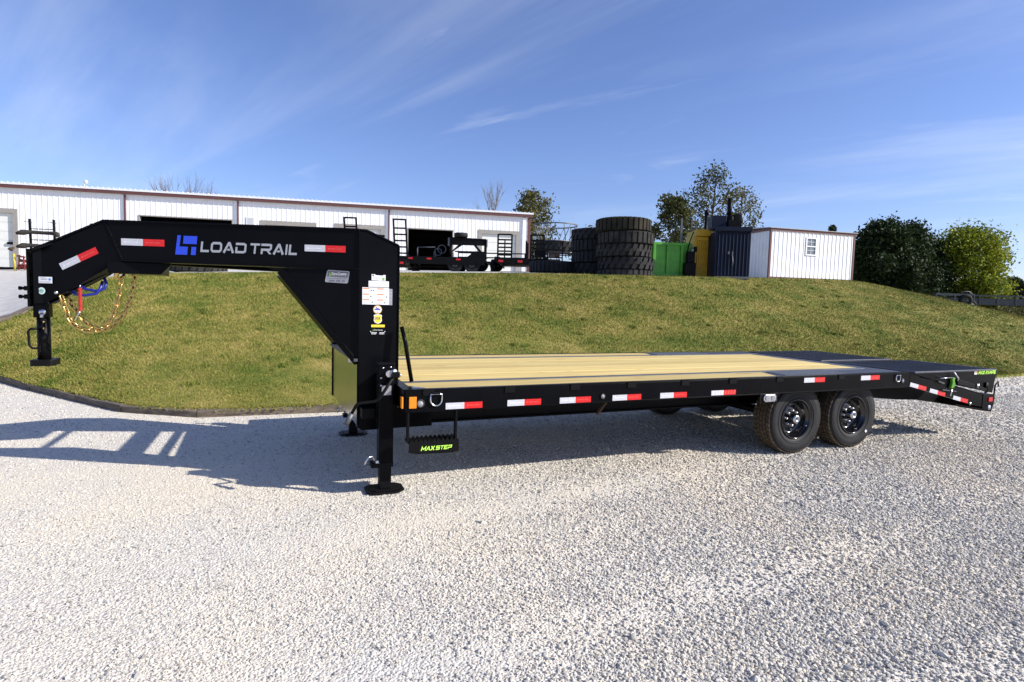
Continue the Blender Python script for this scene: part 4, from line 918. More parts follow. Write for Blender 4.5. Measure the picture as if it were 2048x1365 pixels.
for (x0, x1, zt, kind) in openings:
    m = MB()
    if kind == 'door':
        m.box(x0-.0, x0+.28, -.05, .16, BZ, zt); m.box(x1-.28, x1, -.05, .16, BZ, zt); m.box(x0+.28, x1-.28, -.05, .16, zt-.28, zt); fr_ = m.build('door_frame', FRAMEG, BLD)
        hh = (zt-.28-BZ)/6
        Dr = None
        for k in range(6):
            q = MB(); q.box(x0+.28, x1-.28, .08, .13, BZ+k*hh+.006, BZ+(k+1)*hh-.006); q.build('door_panel', DOORW, fr_)
    else:
        m.box(x0, x0+.06, -.04, .2, BZ, zt); m.box(x1-.06, x1, -.04, .2, BZ, zt); m.box(x0+.06, x1-.06, -.04, .2, zt-.06, zt); m.build('door_frame', FRAMEG, BLD)
        m = MB(); m._add([(x0-3, .25, BZ+.35), (x1+3, .25, BZ+.35), (x1+3, 12, BZ+.35), (x0-3, 12, BZ+.35), (x0-3, .25, E_-.3), (x1+3, .25, E_-.3), (x1+3, 12, E_-.3), (x0-3, 12, E_-.3)], [(0, 1, 2, 3), (7, 6, 5, 4), (3, 2, 6, 7), (0, 3, 7, 4), (2, 1, 5, 6)]); m.build('inner_room', DARKIN, BLD)
m = MB(); m.box(-19.27, -18.74, -.05, -.029, 5.5, 6.60); wn = m.build('window', WFRAME, BLD); m = MB(); m.box(-19.2, -18.81, -.056, -.05, 5.57, 6.53); m.build('pane', GREYWALL, wn)
m = MB(); m.box(-33.05, -32.75, -.02, .07, 4.15, 4.30); m.build('door_handle', BLACK2, BLD)
m = MB(); m.cyl((-28.7, -.1, E_), (-28.7, -.1, E_+.45), .025, 6); m.lathe([(.0001, -.02), (.10, .0), (.12, .06)], 12, 'Y', (-28.62, -.14, E_+.42)); m.build('roof_aerial', ROOFW, BLD)

# ------------------------------------------------------------------ shed
SH = tag(empty('storage_shed', (20.47, 15.96, 0), math.atan2(-.12889, .99166)), 'small white ribbed metal shed with one sash window at the lawn edge', 'shed')
z0, z1 = 2.72, 5.24
m = MB(); ribwall(m, .03, 1.98, 0, z0, z1, .235, .022); ribwall(m, 1.98, 2.64, 0, z0, 4.06, .235, .022); ribwall(m, 1.98, 2.64, 0, 4.96, z1, .235, .022); ribwall(m, 2.64, 4.86, 0, z0, z1, .235, .022); m.build('wall', WWALL, SH)
m = MB()
ribs = MB(); ribwall(ribs, .03, 6.4, 0, z0, z1, .235, .022)
m.v = [(0+y, x, z) for x, y, z in ribs.v]; m.f = [f[::-1] for f in ribs.f]; m.m = ribs.m; m.s = ribs.s
m._add([(4.86, 0, z0), (4.86, 6.4, z0), (4.86, 6.4, z1), (4.86, 0, z1), (0, 6.4, z0), (0, 6.4, z1)], [(0, 1, 2, 3), (1, 4, 5, 2)]); m.build('end_wall', GREYWALL, SH)
m = MB()
for x in (-.02, 4.80): m.box(x, x+.09, -.035, .06, z0, z1)
m.build('corner_trim', REDTRIM, SH)
m = MB(); m.box(-.06, 4.95, -.05, -.024, z1-.09, z1+.02); m.box(-.06, -.022, -.05, 6.5, z1-.09, z1+.02); m.box(0, 4.86, -.03, -.023, z0+.22, z0+.29); m.build('eave_trim', REDTRIM, SH)
m = MB(); m._add([(-.1, -.1, z1+.025), (4.98, -.1, z1+.025), (4.98, 6.5, z1+.42), (-.1, 6.5, z1+.42), (-.1, -.1, z1+.055), (4.98, -.1, z1+.055), (4.98, 6.5, z1+.45), (-.1, 6.5, z1+.45)], [(0, 3, 2, 1), (4, 5, 6, 7), (0, 1, 5, 4), (1, 2, 6, 5), (2, 3, 7, 6), (3, 0, 4, 7)]); m.build('roof', mat('grey_roof', (.30, .29, .29), .5, .2, var=.15), SH)
m = MB(); wx0, wx1, wz0, wz1 = 2.0, 2.62, 4.08, 4.94
m.box(wx0, wx0+.06, -.045, .02, wz0, wz1); m.box(wx1-.06, wx1, -.045, .02, wz0, wz1); m.box(wx0+.06, wx1-.06, -.045, .02, wz0, wz0+.06); m.box(wx0+.06, wx1-.06, -.045, .02, wz1-.06, wz1); m.box(wx0+.06, wx1-.06, -.04, .02, 4.49, 4.54); WN = m.build('window', WFRAME, SH)
for z_ in (wz0+.06, 4.54):
    for k in range(2):
        for j in range(2):
            m = MB(); pw, ph = .25, .19; m.box(wx0+.06+k*pw+.008, wx0+.06+(k+1)*pw-.008, -.005, .005, z_+j*ph+.008, z_+(j+1)*ph-.008); m.build('pane', PANE, WN)
    m = MB(); m.box(wx0+.06, wx1-.06, -.02, -.006, z_+.182, z_+.198); m.box((wx0+wx1)/2-.008, (wx0+wx1)/2+.008, -.021, -.007, z_, z_+.38); m.build('muntin', WFRAME, WN)
m = MB(); m.box(0, 4.86, .0, 6.4, z0-.6, z0+.2); m.build('foundation', CONC, SH)

# ------------------------------------------------------------------ big tyres
def big_tyre(R, w, mt, lugs, lw=.62, depth=.05, bulge=.04):
    """tyre lying flat, axis up; origin at its base"""
    m = MB(); pr = [(R*.55, w*.16), (R*.60, w*.03), (R*.78, 0), (R*.92, w*.03), (R-depth, w*.14), (R-depth+bulge*.3, w*.5), (R-depth, w*.86), (R*.92, w*.97), (R*.78, w), (R*.60, w*.97), (R*.55, w*.84), (R*.53, w*.5)]
    m.lathe(pr, 56, 'Z', closed=True)
    if lugs:
        for k in range(lugs):
            for side in (0, 1):
                w0 = 2*math.pi*(k+.5*side)/lugs; dw = 2*math.pi/lugs*lw
                za, zb = (w*.05, w*.60) if side == 0 else (w*.40, w*.95)
                vs = []
                for r_ in (R-depth-.03, R):
                    for (ww, zz) in ((w0, za), (w0+dw, za), (w0+dw*1.35, zb), (w0+dw*.55, zb)): vs.append((r_*math.cos(ww), r_*math.sin(ww), zz))
                m._add(vs, [(3, 2, 1, 0), (4, 5, 6, 7), (0, 1, 5, 4), (1, 2, 6, 5), (2, 3, 7, 6), (3, 0, 4, 7)])
    return m.data('big_tyre', mt)
def straight_lug_tyre(R, w, mt, lugs):
    m = MB(); m.lathe([(R*.55, w*.16), (R*.62, w*.03), (R*.8, 0), (R*.93, w*.04), (R-.05, w*.16), (R-.045, w*.84), (R*.93, w*.96), (R*.8, w), (R*.62, w*.97), (R*.55, w*.84), (R*.53, w*.5)], 56, 'Z', closed=True)
    for k in range(lugs):
        w0 = 2*math.pi*k/lugs; dw = 2*math.pi/lugs*.70; vs = []
        for r_, zi in ((R-.09, .02), (R-.012, .10)):
            for (ww, zz) in ((w0, w*zi), (w0+dw, w*zi), (w0+dw, w*(1-zi)), (w0, w*(1-zi))): vs.append((r_*math.cos(ww), r_*math.sin(ww), zz))
        m._add(vs, [(3, 2, 1, 0), (4, 5, 6, 7), (0, 1, 5, 4), (1, 2, 6, 5), (2, 3, 7, 6), (3, 0, 4, 7)])
    return m.data('big_tyre', mt)
TYA = straight_lug_tyre(.94, .44, OTRA, 34); TYB = straight_lug_tyre(.96, .43, OTRB, 30); TYC = big_tyre(.94, .42, OTRB, 26); TYD = straight_lug_tyre(.95, .46, OTRC, 32); TYE = big_tyre(.96, .42, OTRA, 24)
def tyre(me, u, v, z, label, rot=0, grp='stacked tractor tyres', tilt=(0, 0)):
    o = bpy.data.objects.new('tractor_tyre', me); COL.objects.link(o); x, y = uv(u, v); o.location = (x, y, z); o.rotation_euler = (tilt[0], tilt[1], rot)
    return tag(o, label, 'tyre', grp)
zb = yard_z(3.77, 19.6)-.02
hts = [.42, .43, .42, .43, .46]; mes = [TYB, TYE, TYC, TYB, TYD]; us = [3.80, 3.83, 3.74, 3.80, 3.70]
LBL = ['bottom tyre of the tall right-hand stack', 'ribbed tyre second from the bottom of the tall stack', 'muddy grey tyre in the middle of the tall stack', 'worn grey tyre second from the top of the tall stack', 'mud-crusted tyre on top of the tall stack']
z_ = zb-.24
for h_k, me, u_, lb in zip(hts, mes, us, LBL): tyre(me, u_, 19.7, z_, lb, rnd.random()*6); z_ += h_k-.005
z_ = yard_z(2.95, 21.4)-.05
for k, me in enumerate((TYE, TYA, TYA, TYE)): tyre(me, 3.02+.04*(k % 2), 21.4, z_, ['bottom tyre', 'second tyre up', 'third tyre up', 'top tyre'][k]+' of the shorter dark stack beside the tall stack', k*1.3); z_ += .42
tyre(TYA, 1.5, 21.6, yard_z(1.5, 21.6)-.02, 'dark tyre lying on the ground left of the tyre stacks', .4, 'single tyres around the stacks')
rt_ = tyre(TYC, 2.18, 28.6, 3.98, 'grey tyre held above the ground under the wire hay ring', .9, 'single tyres around the stacks'); rt_.scale = (1.2, 1.2, 1.2)
tyre(TYE, 2.25, 28.4, yard_z(2.2, 28.4), 'dark tyre under the raised grey tyre left of the stacks', .2, 'single tyres around the stacks')
tyre(TYC, -11.0, 19.9, yard_z(-11.0, 19.9)-.02, 'grey lugged tyre lying at the crest behind the trailer neck', .7, 'single tyres around the stacks')
# hay ring
HR = tag(empty('hay_ring', (*uv(2.02, 28.6), 4.48), .3), 'round metal hay ring feeder with slanted bars standing on a tyre', 'hay ring'); HR.scale = (1.24, 1.24, 1.36)
m = MB(); ring = lambda r, z: [(r*math.cos(2*math.pi*k/32), r*math.sin(2*math.pi*k/32), z) for k in range(32)]
m.tube(ring(.86, .62), .024, 6, True); m.build('top_hoop', GALV, HR); m = MB(); m.tube(ring(.66, 0.02), .024, 6, True); m.build('bottom_hoop', GALV, HR)
for k in range(16):
    m = MB(); a = 2*math.pi*k/16; b = a+(.28 if k % 2 else -.28); m.cyl((.86*math.cos(a), .86*math.sin(a), .62), (.66*math.cos(b), .66*math.sin(b), .02), .016, 6); m.build('slant_bar', GALV, HR)
RB = tag(MB().tube([(1.0*math.cos(2*math.pi*k/32), 1.0*math.sin(2*math.pi*k/32), 0) for k in range(32)], .03, 6, True).build('tyre_stand', GALV), 'round galvanised hoop stand carrying the raised grey tyre', 'stand'); RB.location = (*uv(2.18, 28.6), 3.94)
for k in range(6):
    m = MB(); a = 2*math.pi*k/6; m.cyl((math.cos(a), math.sin(a), 0), (math.cos(a), math.sin(a), -.9), .025, 6); m.build('leg', GALV, RB)

# ------------------------------------------------------------------ dumpster and balers
def at_uv(name, u, v, z, label, cat, rz=0): return tag(empty(name, (*uv(u, v), z), FACE+rz), label, cat)
DZ = yard_z(5.7, 21.6)-.05
DU = at_uv('dumpster', 4.6, 21.4, DZ, 'green steel roll-off dumpster between the tyre stack and the yellow baler', 'dumpster', .12)
m = MB(); m.box(0, 2.05, 0, .06, .12, 1.22); m.box(0, .06, .06, 4, .12, 1.22); m.box(1.99, 2.05, .06, 4, .12, 1.22); m.box(0.06, 1.99, .06, 4, .12, .2); m.box(.06, 1.99, 3.94, 4, .2, 1.22); m.build('body', DGREEN, DU)
m = MB(); m.box(-.04, 2.09, -.05, .075, 1.20, 1.30); m.build('top_rim', DGREEN, DU, .01)
for x in (.04, .62, 1.15, 1.70, 1.98):
    m = MB(); m.box(x-.05, x+.05, -.07, .0, .14, 1.20); m.build('rib', DGREEN, DU, .008)
m = MB(); m.box(-.02, 2.07, -.09, .02, .04, .14); m.build('skid', DGREEN, DU, .008)
YB = at_uv('yellow_baler', 6.42, 21.6, yard_z(6.9, 21.6)-.1, 'yellow vertical baler with dark hydraulic unit beside the blue baler', 'baler')
m = MB(); m.box(.30, .86, 0, 1.0, .05, 1.62); m.build('body', BYEL, YB, .01); m = MB(); m.box(.36, .90, -.10, 1.05, 1.62, 1.86); m.box(.42, .84, -.06, 0, 1.46, 1.57); m.build('head', BYEL, YB, .01)
for x in (.44, .52, .60, .68, .76):
    m = MB(); m.box(x, x+.035, -.05, 0, .45, 1.46); m.build('rib', BYEL, YB)
m = MB(); m.box(-.06, .34, -.30, -.0, .04, .6); m.box(.02, .30, -.26, -.02, .6, 1.02); m.cyl((.30, -.25, 1.0), (.30, -.25, 1.2), .06, 10); m.build('pump_unit', BLACK2, YB, .02)
m = MB(); m.box(.20, .30, -.2, -.1, .95, 1.1); m.build('control_box', WHITES, YB, .01)
m = MB(); m.tube([(.05, -.1, 1.0), (.12, -.12, 1.4), (.25, -.1, 1.75)], .02, 6); m.build('hose', BLACK2, YB)
m = MB(); m.box(-.14, -.08, .2, .26, .9, 2.3); m.box(.28, .32, .3, .34, 1.8, 2.3); m.build('post', GALV, YB)
PL = tag(MB().cyl((0, 0, 0), (0, 0, 2.55), .06, 12).build('vent_pipe', BLACK2), 'black vent pipe standing between the yellow and blue balers', 'pipe'); PL.location = (*uv(7.42, 22.4), yard_z(7.3, 22.4))
m = MB(); m.lathe([(.062, 2.4), (.085, 2.4), (.085, 2.58), (.0001, 2.6)], 12, 'Z'); m.build('cap', BLACK2, PL)
BB = at_uv('blue_baler', 7.24, 20.7, yard_z(7.8, 20.7)-.08, 'dark blue vertical baler with ribbed door and engine on top', 'baler', -.08)
m = MB(); m.box(0, 1.20, .06, 1.3, .0, 1.70); m.box(-.02, .06, -.02, .06, .0, 1.7); m.box(1.14, 1.22, -.02, .06, 0, 1.7); m.build('body', BBLUE, BB, .01)
m = MB(); m.box(.07, 1.13, -.01, .055, .10, 1.62); dr = m.build('door', BBLUE, BB, .006)
for k in range(9):
    m = MB(); x = .09+k*.125; m.box(x, x+.028, -.055, -.012, .12, 1.60); m.build('door_rib', mat('baler_blue_edge', (.010, .019, .052), .4, var=.2), dr, .004)
m = MB(); m.box(.42, .48, -.09, -.056, .88, .98); m.box(.56, .60, -.09, -.056, .80, .98); m.tube([(.58, -.08, .82), (.60, -.1, .6), (.59, -.09, .45)], .02, 6); m.build('door_latch', GALV, dr)
m = MB(); m.box(-.03, 1.24, -.09, .05, 1.70, 1.82); m.box(-.05, 1.26, -.06, 1.32, 1.82, 1.86); m.build('lintel', BBLUE, BB, .01)
m = MB(); m.box(.02, 1.18, -.10, -.02, .0, .09)
m.build('sill', GALV, BB, .01)
m = MB(); m.box(-.06, .46, .4, 1.1, 1.86, 2.32); m.build('hydraulic_tank', BBLUE, BB, .02)
m = MB(); m.box(.50, .98, .35, .9, 1.86, 2.16); m.lathe([(.0001, 1.86), (.16, 1.86), (.16, 2.28), (.12, 2.34), (.0001, 2.34)], 16, 'Z', (.62, .55, 0)); m.box(.72, .92, .40, .62, 2.16, 2.38); m.cyl((.70, .5, 2.28), (.92, .5, 2.36), .07, 10); m.build('engine', BLACK2, BB, .015)
m = MB(); m.cyl((.62, .7, 2.2), (.62, .7, 3.0), .085, 12); m.build('exhaust_stack', BLACK2, BB)
m = MB(); m.cyl((1.0, .5, 2.1), (1.0, .5, 2.42), .07, 10); m.build('filter_can', GALV, BB)

# ------------------------------------------------------------------ parked trailers
def small_wheel(parent, x, y, z, r=.37, w=.22, axis='Y', white=False):
    m = MB(); m.lathe([(r*.55, 0), (r*.62, -.01), (r*.92, 0), (r, .03), (r, w-.03), (r*.92, w), (r*.62, w+.01), (r*.55, w)], 28, axis); o = m.build('wheel', OTRA, parent); o.location = (x, y, z)
    m = MB(); m.lathe([(.0001, .05), (r*.2, .03), (r*.3, .06), (r*.5, .05), (r*.57, 0)], 20, axis); m.build('rim', WHITES if white else RIMB, o)
    return o
def ladder(parent, x0, x1, y, z0, z1, rungs, mid=False, lean=.0):
    R_ = empty('standing_ramp', (0, 0, 0), 0, parent); h = z1-z0
    for x in (x0, x1): m = MB(); m.bar((x, y, z0), (x-lean, y, z1), .06, .075); m.build('ramp_rail', BLACK2, R_)
    for k in range(rungs):
        t = (k+.5)/rungs if k < rungs-1 else .985
        z = z0+h*t; m = MB(); m.box(x0+.03-lean*t, x1-.03-lean*t, y-.02, y+.02, z-.035, z+.035); m.build('ramp_rung', BLACK2, R_)
    if mid: m = MB(); m.box((x0+x1)/2-.03, (x0+x1)/2+.03, y-.024, y+.024, z0, z1-.25); m.build('ramp_rail', BLACK2, R_)
    return R_
def equip_trailer(name, u, v, label, wid, length, deck, ramps, rz=0, tall=1.6, mid=False, lean=0):
    z = yard_z(u, v); t = tag(empty(name, (*uv(u, v), z), FACE+rz), label, 'trailer')
    m = MB(); m.box(0, wid, 0, length, deck-.06, deck); m.build('deck', OLDWOOD, t)
    m = MB(); m.box(-.05, .0, 0, length, deck-.18, deck+.02); m.box(wid, wid+.05, 0, length, deck-.18, deck+.02); m.box(-.05, wid+.05, -.06, 0, deck-.22, deck+.01); m.build('frame', BLACK2, t, .006)
    for x in (.02, wid*.5-.11, wid-.25):
        m = MB(); m.box(x, x+.22, -.075, -.06, deck-.17, deck-.07); m.build('tail_light', REDL, t)
    for yy in (length*.45, length*.45+.9):
        small_wheel(t, 0, 0, 0).location = (-.30, yy, .37); 
        for ch in [c for c in t.children if c.name.startswith('wheel')][-1:]: ch.rotation_euler = (0, 0, math.pi/2)
        small_wheel(t, 0, 0, 0).location = (wid+.28, yy, .37)
        for ch in [c for c in t.children if c.name.startswith('wheel')][-1:]: ch.rotation_euler = (0, 0, math.pi/2)
    for x in (-.33, wid+.06):
        m = MB(); m.prism([(length*.45-.5, .55), (length*.45-.35, .86), (length*.45+1.25, .86), (length*.45+1.4, .55)], (.27, 0, 0), (x, 0, 0), (0, 1, 0)); m.build('fender', BLACK2, t, .01)
    for x0, x1 in ramps: ladder(t, x0, x1, -.03, deck-.1, deck+tall, 7, mid, lean)
    return t
equip_trailer('equipment_trailer', -7.45, 26.0, 'black equipment trailer with two tall upright ladder ramps behind the neck', 2.45, 5.5, .55, ((-.15, .38), (2.05, 2.60)), .05, 1.86, False, .12)
equip_trailer('equipment_trailer', -.75, 26.6, 'black equipment trailer with two short upright ramps in front of the last bay door', 2.05, 5.5, .62, ((-.02, .62), (1.50, 2.10)), -.04, 1.12, True)
# gooseneck flatbed seen from the side
GT = tag(empty('flatbed_trailer', (*uv(-4.9, 27.6), yard_z(-4, 27.6)), FACE), 'black gooseneck flatbed parked side-on before the open bay door', 'trailer')
m = MB(); m.box(-.6, 3.5, 0, 2.2, .58, .66); m.build('deck', BLACK2, GT); m = MB(); m.box(-.6, 3.5, -.05, 0, .34, .70); m.box(-.6, 3.5, 2.2, 2.25, .34, .70); m.build('side_rail', BLACK2, GT, .008)
for x in (-.2, .7, 2.1): m = MB(); m.box(x, x+.22, -.056, -.05, .56, .64); m.build('reflector', TR, GT)
for x in (2.05, 2.85): small_wheel(GT, x, .0, .36, .37, .24, 'Y')
for x in (2.05, 2.85): small_wheel(GT, x, 1.9, .36, .37, .24, 'Y')
m = MB(); m.prism([(1.35, .70), (2.6, .72), (2.95, .98), (3.45, .98), (3.6, .70)], (0, .5, 0), (0, .0, 0)); m.build('fender', BLACK2, GT, .02)
m = MB(); m.box(1.72, 3.52, .3, .42, 1.32, 1.62); m.prism([(1.72, 1.62), (3.52, 1.58), (3.52, 1.64), (1.72, 1.70)], (0, .2, 0), (0, .28, 0)); m.box(3.42, 3.55, .3, .42, .62, 1.60); m.prism([(2.9, 1.32), (3.42, .75), (3.42, .9), (3.05, 1.32)], (0, .1, 0), (0, .31, 0)); m.prism([(2.35, 1.32), (1.9, 1.0), (1.8, .98), (2.15, 1.32)], (0, .1, 0), (0, .31, 0)); m.box(2.0, 3.42, .32, .40, .98, 1.04); m.build('neck', BLACK2, GT, .01)
m = MB(); m.box(1.66, 1.74, .28, .44, 1.26, 1.66); m.box(3.53, 3.58, .28, .44, 1.26, 1.62); m.build('neck_plate', GALV, GT, .005)
m = MB(); m.cyl((1.80, .36, .7), (1.80, .36, 1.3), .06, 10); m.build('coupler', BLACK2, GT); m = MB(); m.box(1.86, 1.94, .28, .34, .5, .95); m.build('jack', GALV, GT)
st_ = small_wheel(GT, 2.28, .36, 1.70, .34, .2, 'Z'); st_.name = 'spare_wheel'
for cx, cz, r_ in ((1.15, .98, .17), (1.33, 1.12, .2)):
    m = MB(); m.tube([(cx+r_*math.cos(2*math.pi*k/24), .6, cz+r_*math.sin(2*math.pi*k/24)) for k in range(24)], .02, 6, True); m.build('hose_coil', GALV, GT)
m = MB(); m.tube([(.1, .8, 1.2), (1.0, .8, 1.22)], .03, 6); m.tube([(.1, .8, .7), (.1, .8, 1.2)], .03, 6); m.box(.9, 1.0, .7, .9, .7, 1.0); m.build('deck_tools', GREYTR, GT)
UT = tag(empty('utility_trailer', (*uv(-3.0, 30.5), yard_z(-3, 30.5)), FACE-.1), 'low black utility trailer with mesh gate behind the gooseneck flatbed', 'trailer')
m = MB(); m.box(0, 3.6, 0, 1.9, .45, .55); m.build('deck', BLACK2, UT)
for z in (.75, .98): m = MB(); m.box(0, 3.6, -.03, .03, z-.03, z+.03); m.build('side_rail', BLACK2, UT)
for k in range(6): m = MB(); m.box(k*.71, k*.71+.05, -.03, .03, .5, 1.0); m.build('stake', BLACK2, UT)
for x in (1.3, 2.1): small_wheel(UT, x, -.2, .35, .35, .2, 'Y')
gt_ = empty('tail_gate', (3.6, 0, 0), 0, UT)
for k in range(5): m = MB(); m.box(-.02, .02, .1+k*.42, .14+k*.42, .55, 1.7); m.build('gate_bar', BLACK2, gt_)
PA = tag(empty('pallet_rack', (*uv(.75, 24.2), yard_z(.75, 24.2)), FACE), 'dark steel rack of stacked frames left of the tyre stacks', 'rack')
for x in (0, .62, 1.25):
    m = MB(); m.box(x, x+.05, 0, .05, 0, 1.35); m.build('post', BLACK2, PA)
for z in (.35, .62, .95, 1.28):
    m = MB(); m.box(.05, 1.25, -.01, .04, z, z+.05); m.build('shelf_bar', BLACK2, PA)
for k, (x, z, w, h) in enumerate(((.08, .40, .5, .20), (.7, .40, .5, .18), (.10, .67, .48, .26), (.72, .67, .45, .16))):
    m = MB(); m.box(x, x+w, .06, .6, z, z+h); m.build('crate', RUST if k % 2 else BLACK2, PA, .01)
# trailers at the far right
FTz = yard_z(28, 35)
FTt = tag(empty('flatbed_trailer', (*uv(26.3, 35.0), FTz), FACE+math.radians(-9)), 'long grey flatbed trailer with tandem white wheels under the yellow tree', 'trailer')
m = MB(); m.box(0, 9, 0, .05, .42, .82); m.box(0, 9, 2.2, 2.25, .42, .82); m.build('side_rail', GREYTR, FTt, .008); m = MB(); m.box(0, 9, .05, 2.2, .74, .80); m.build('deck', OLDWOOD, FTt)
m = MB(); m.box(0, 9, -.02, .0, .93, 1.02); m.build('top_rail', GREYTR, FTt)
for k in range(10): m = MB(); m.box(.02+k*.98, .10+k*.98, -.04, .0, .5, 1.05); m.build('stake', GREYTR, FTt)
for x in (.75, 1.55): small_wheel(FTt, x, -.12, .34, .34, .22, 'Y', True)
ST_ = tag(empty('small_trailer', (*uv(23.8, 32.2), yard_z(24, 32.2)), FACE+math.radians(-14)), 'small galvanised trailer frame half hidden behind the lawn crest', 'trailer')
m = MB(); m.box(0, 1.9, 0, .06, .62, .70); m.box(0, 1.9, 1.3, 1.36, .62, .70); m.box(0, .06, .06, 1.3, .62, .70); m.box(1.84, 1.9, .06, 1.3, .62, .70); m.build('frame', GALV, ST_)
for x in (.03, .95, 1.87): m = MB(); m.box(x-.03, x+.03, .0, .06, .3, .62); m.build('post', GALV, ST_)
small_wheel(ST_, 1.45, -.1, .33, .33, .2, 'Y')
m = MB(); m.tube([(1.2, .0, .68), (1.3, .0, .82), (1.6, 0, .82), (1.75, 0, .68)], .03, 6); m.build('fender', GALV, ST_)

# ------------------------------------------------------------------ rack and machine at the left
PADM = mat('dark_padding', (.028, .024, .020), .9, var=.5, vscale=9, bump=.5, bscale=20)
RK = tag(empty('implement_rack', (*uv(-29.25, 34.3), yard_z(-29.2, 34.3)), FACE+.1), 'tall black pipe rack with padded arms standing before the left bay door', 'rack'); RK.scale = (1.12,)*3
for x in (.30, 1.50):
    m = MB(); m.bar((x, 0, 0), (x-.06, 0, 2.72), .085, .085); m.build('post', BLACK2, RK)
    m = MB(); m.bar((x-.30, -.05, 2.58), (x+.06, 0, 2.52), .03, .03); m.build('peg', GALV, RK)
for z, x0, x1 in ((2.20, .3, 1.45), (1.62, .3, 1.45), (1.08, .32, 1.5), (.85, .32, 1.5), (.6, .32, 1.5)): m = MB(); m.box(x0, x1, -.02, .02, z-.02, z+.02); m.build('rung', BLACK2, RK)
for z in (2.0, 1.30):
    m = MB(); m.tube([(-.22, -.35, z-.10), (0.0, -.2, z-.02), (.3, -.08, z+.02), (.9, -.06, z), (1.45, -.06, z-.01), (1.70, -.2, z-.08), (1.88, -.35, z-.16)], [.06, .15, .10, .09, .10, .15, .06], 8); m.build('padded_arm', PADM, RK)
MC = tag(empty('red_implement', (*uv(-29.6, 33.8), yard_z(-29.6, 33.8)), FACE), 'red iron implement with yellow post beside the black rack', 'implement')
m = MB(); m.cyl((.25, .1, .28), (.80, .1, .28), .13, 10); m.cyl((.30, .1, .62), (.78, .1, .58), .09, 10); m.bar((.32, .0, .05), (.40, .0, .95), .07, .07); m.bar((.70, .0, .05), (.62, .0, .90), .07, .07); m.bar((.28, -.05, .88), (.78, -.05, .80), .06, .09); m.bar((.36, -.06, .1), (.70, -.06, .55), .05, .05); m.build('body', mat('faded_red', (.18, .02, .015), .6, var=.3), MC, .02)
m = MB(); m.cyl((.12, 0, 0), (.06, 0, 1.0), .06, 8); m.build('post', mat('post_yellow', (.50, .40, .04), .6, var=.3), MC)
m = MB(); m.tube([(-.25, 0, 1.28), (-.1, 0, 1.25), (.12, 0, 1.38)], [.05, .12, .05], 8); m.build('arm', RUST, MC)

# ------------------------------------------------------------------ trees
def leaves_mesh(name, C, Nn, size, tone, mt):
    """one leaf quad at every point C with random facing; numpy, tone stored per face"""
    n_ = len(C); a = NP.normal(size=(n_, 3)); a /= np.linalg.norm(a, axis=1)[:, None]; b = np.cross(a, NP.normal(size=(n_, 3))); b /= np.linalg.norm(b, axis=1)[:, None]
    s_ = size[:, None]; v = np.stack([C-a*s_, C+b*s_*.55, C+a*s_, C-b*s_*.55], 1).reshape(-1, 3)
    me = bpy.data.meshes.new(name); me.vertices.add(n_*4); me.vertices.foreach_set('co', v.ravel().astype(np.float32))
    me.loops.add(n_*4); me.loops.foreach_set('vertex_index', np.arange(n_*4, dtype=np.int32)); me.polygons.add(n_)
    me.polygons.foreach_set('loop_start', np.arange(0, n_*4, 4, dtype=np.int32)); me.update(calc_edges=True)
    at = me.attributes.new('tone', 'FLOAT', 'FACE'); at.data.foreach_set('value', np.clip(tone, 0, 1).astype(np.float32)); me.materials.append(mt); return me
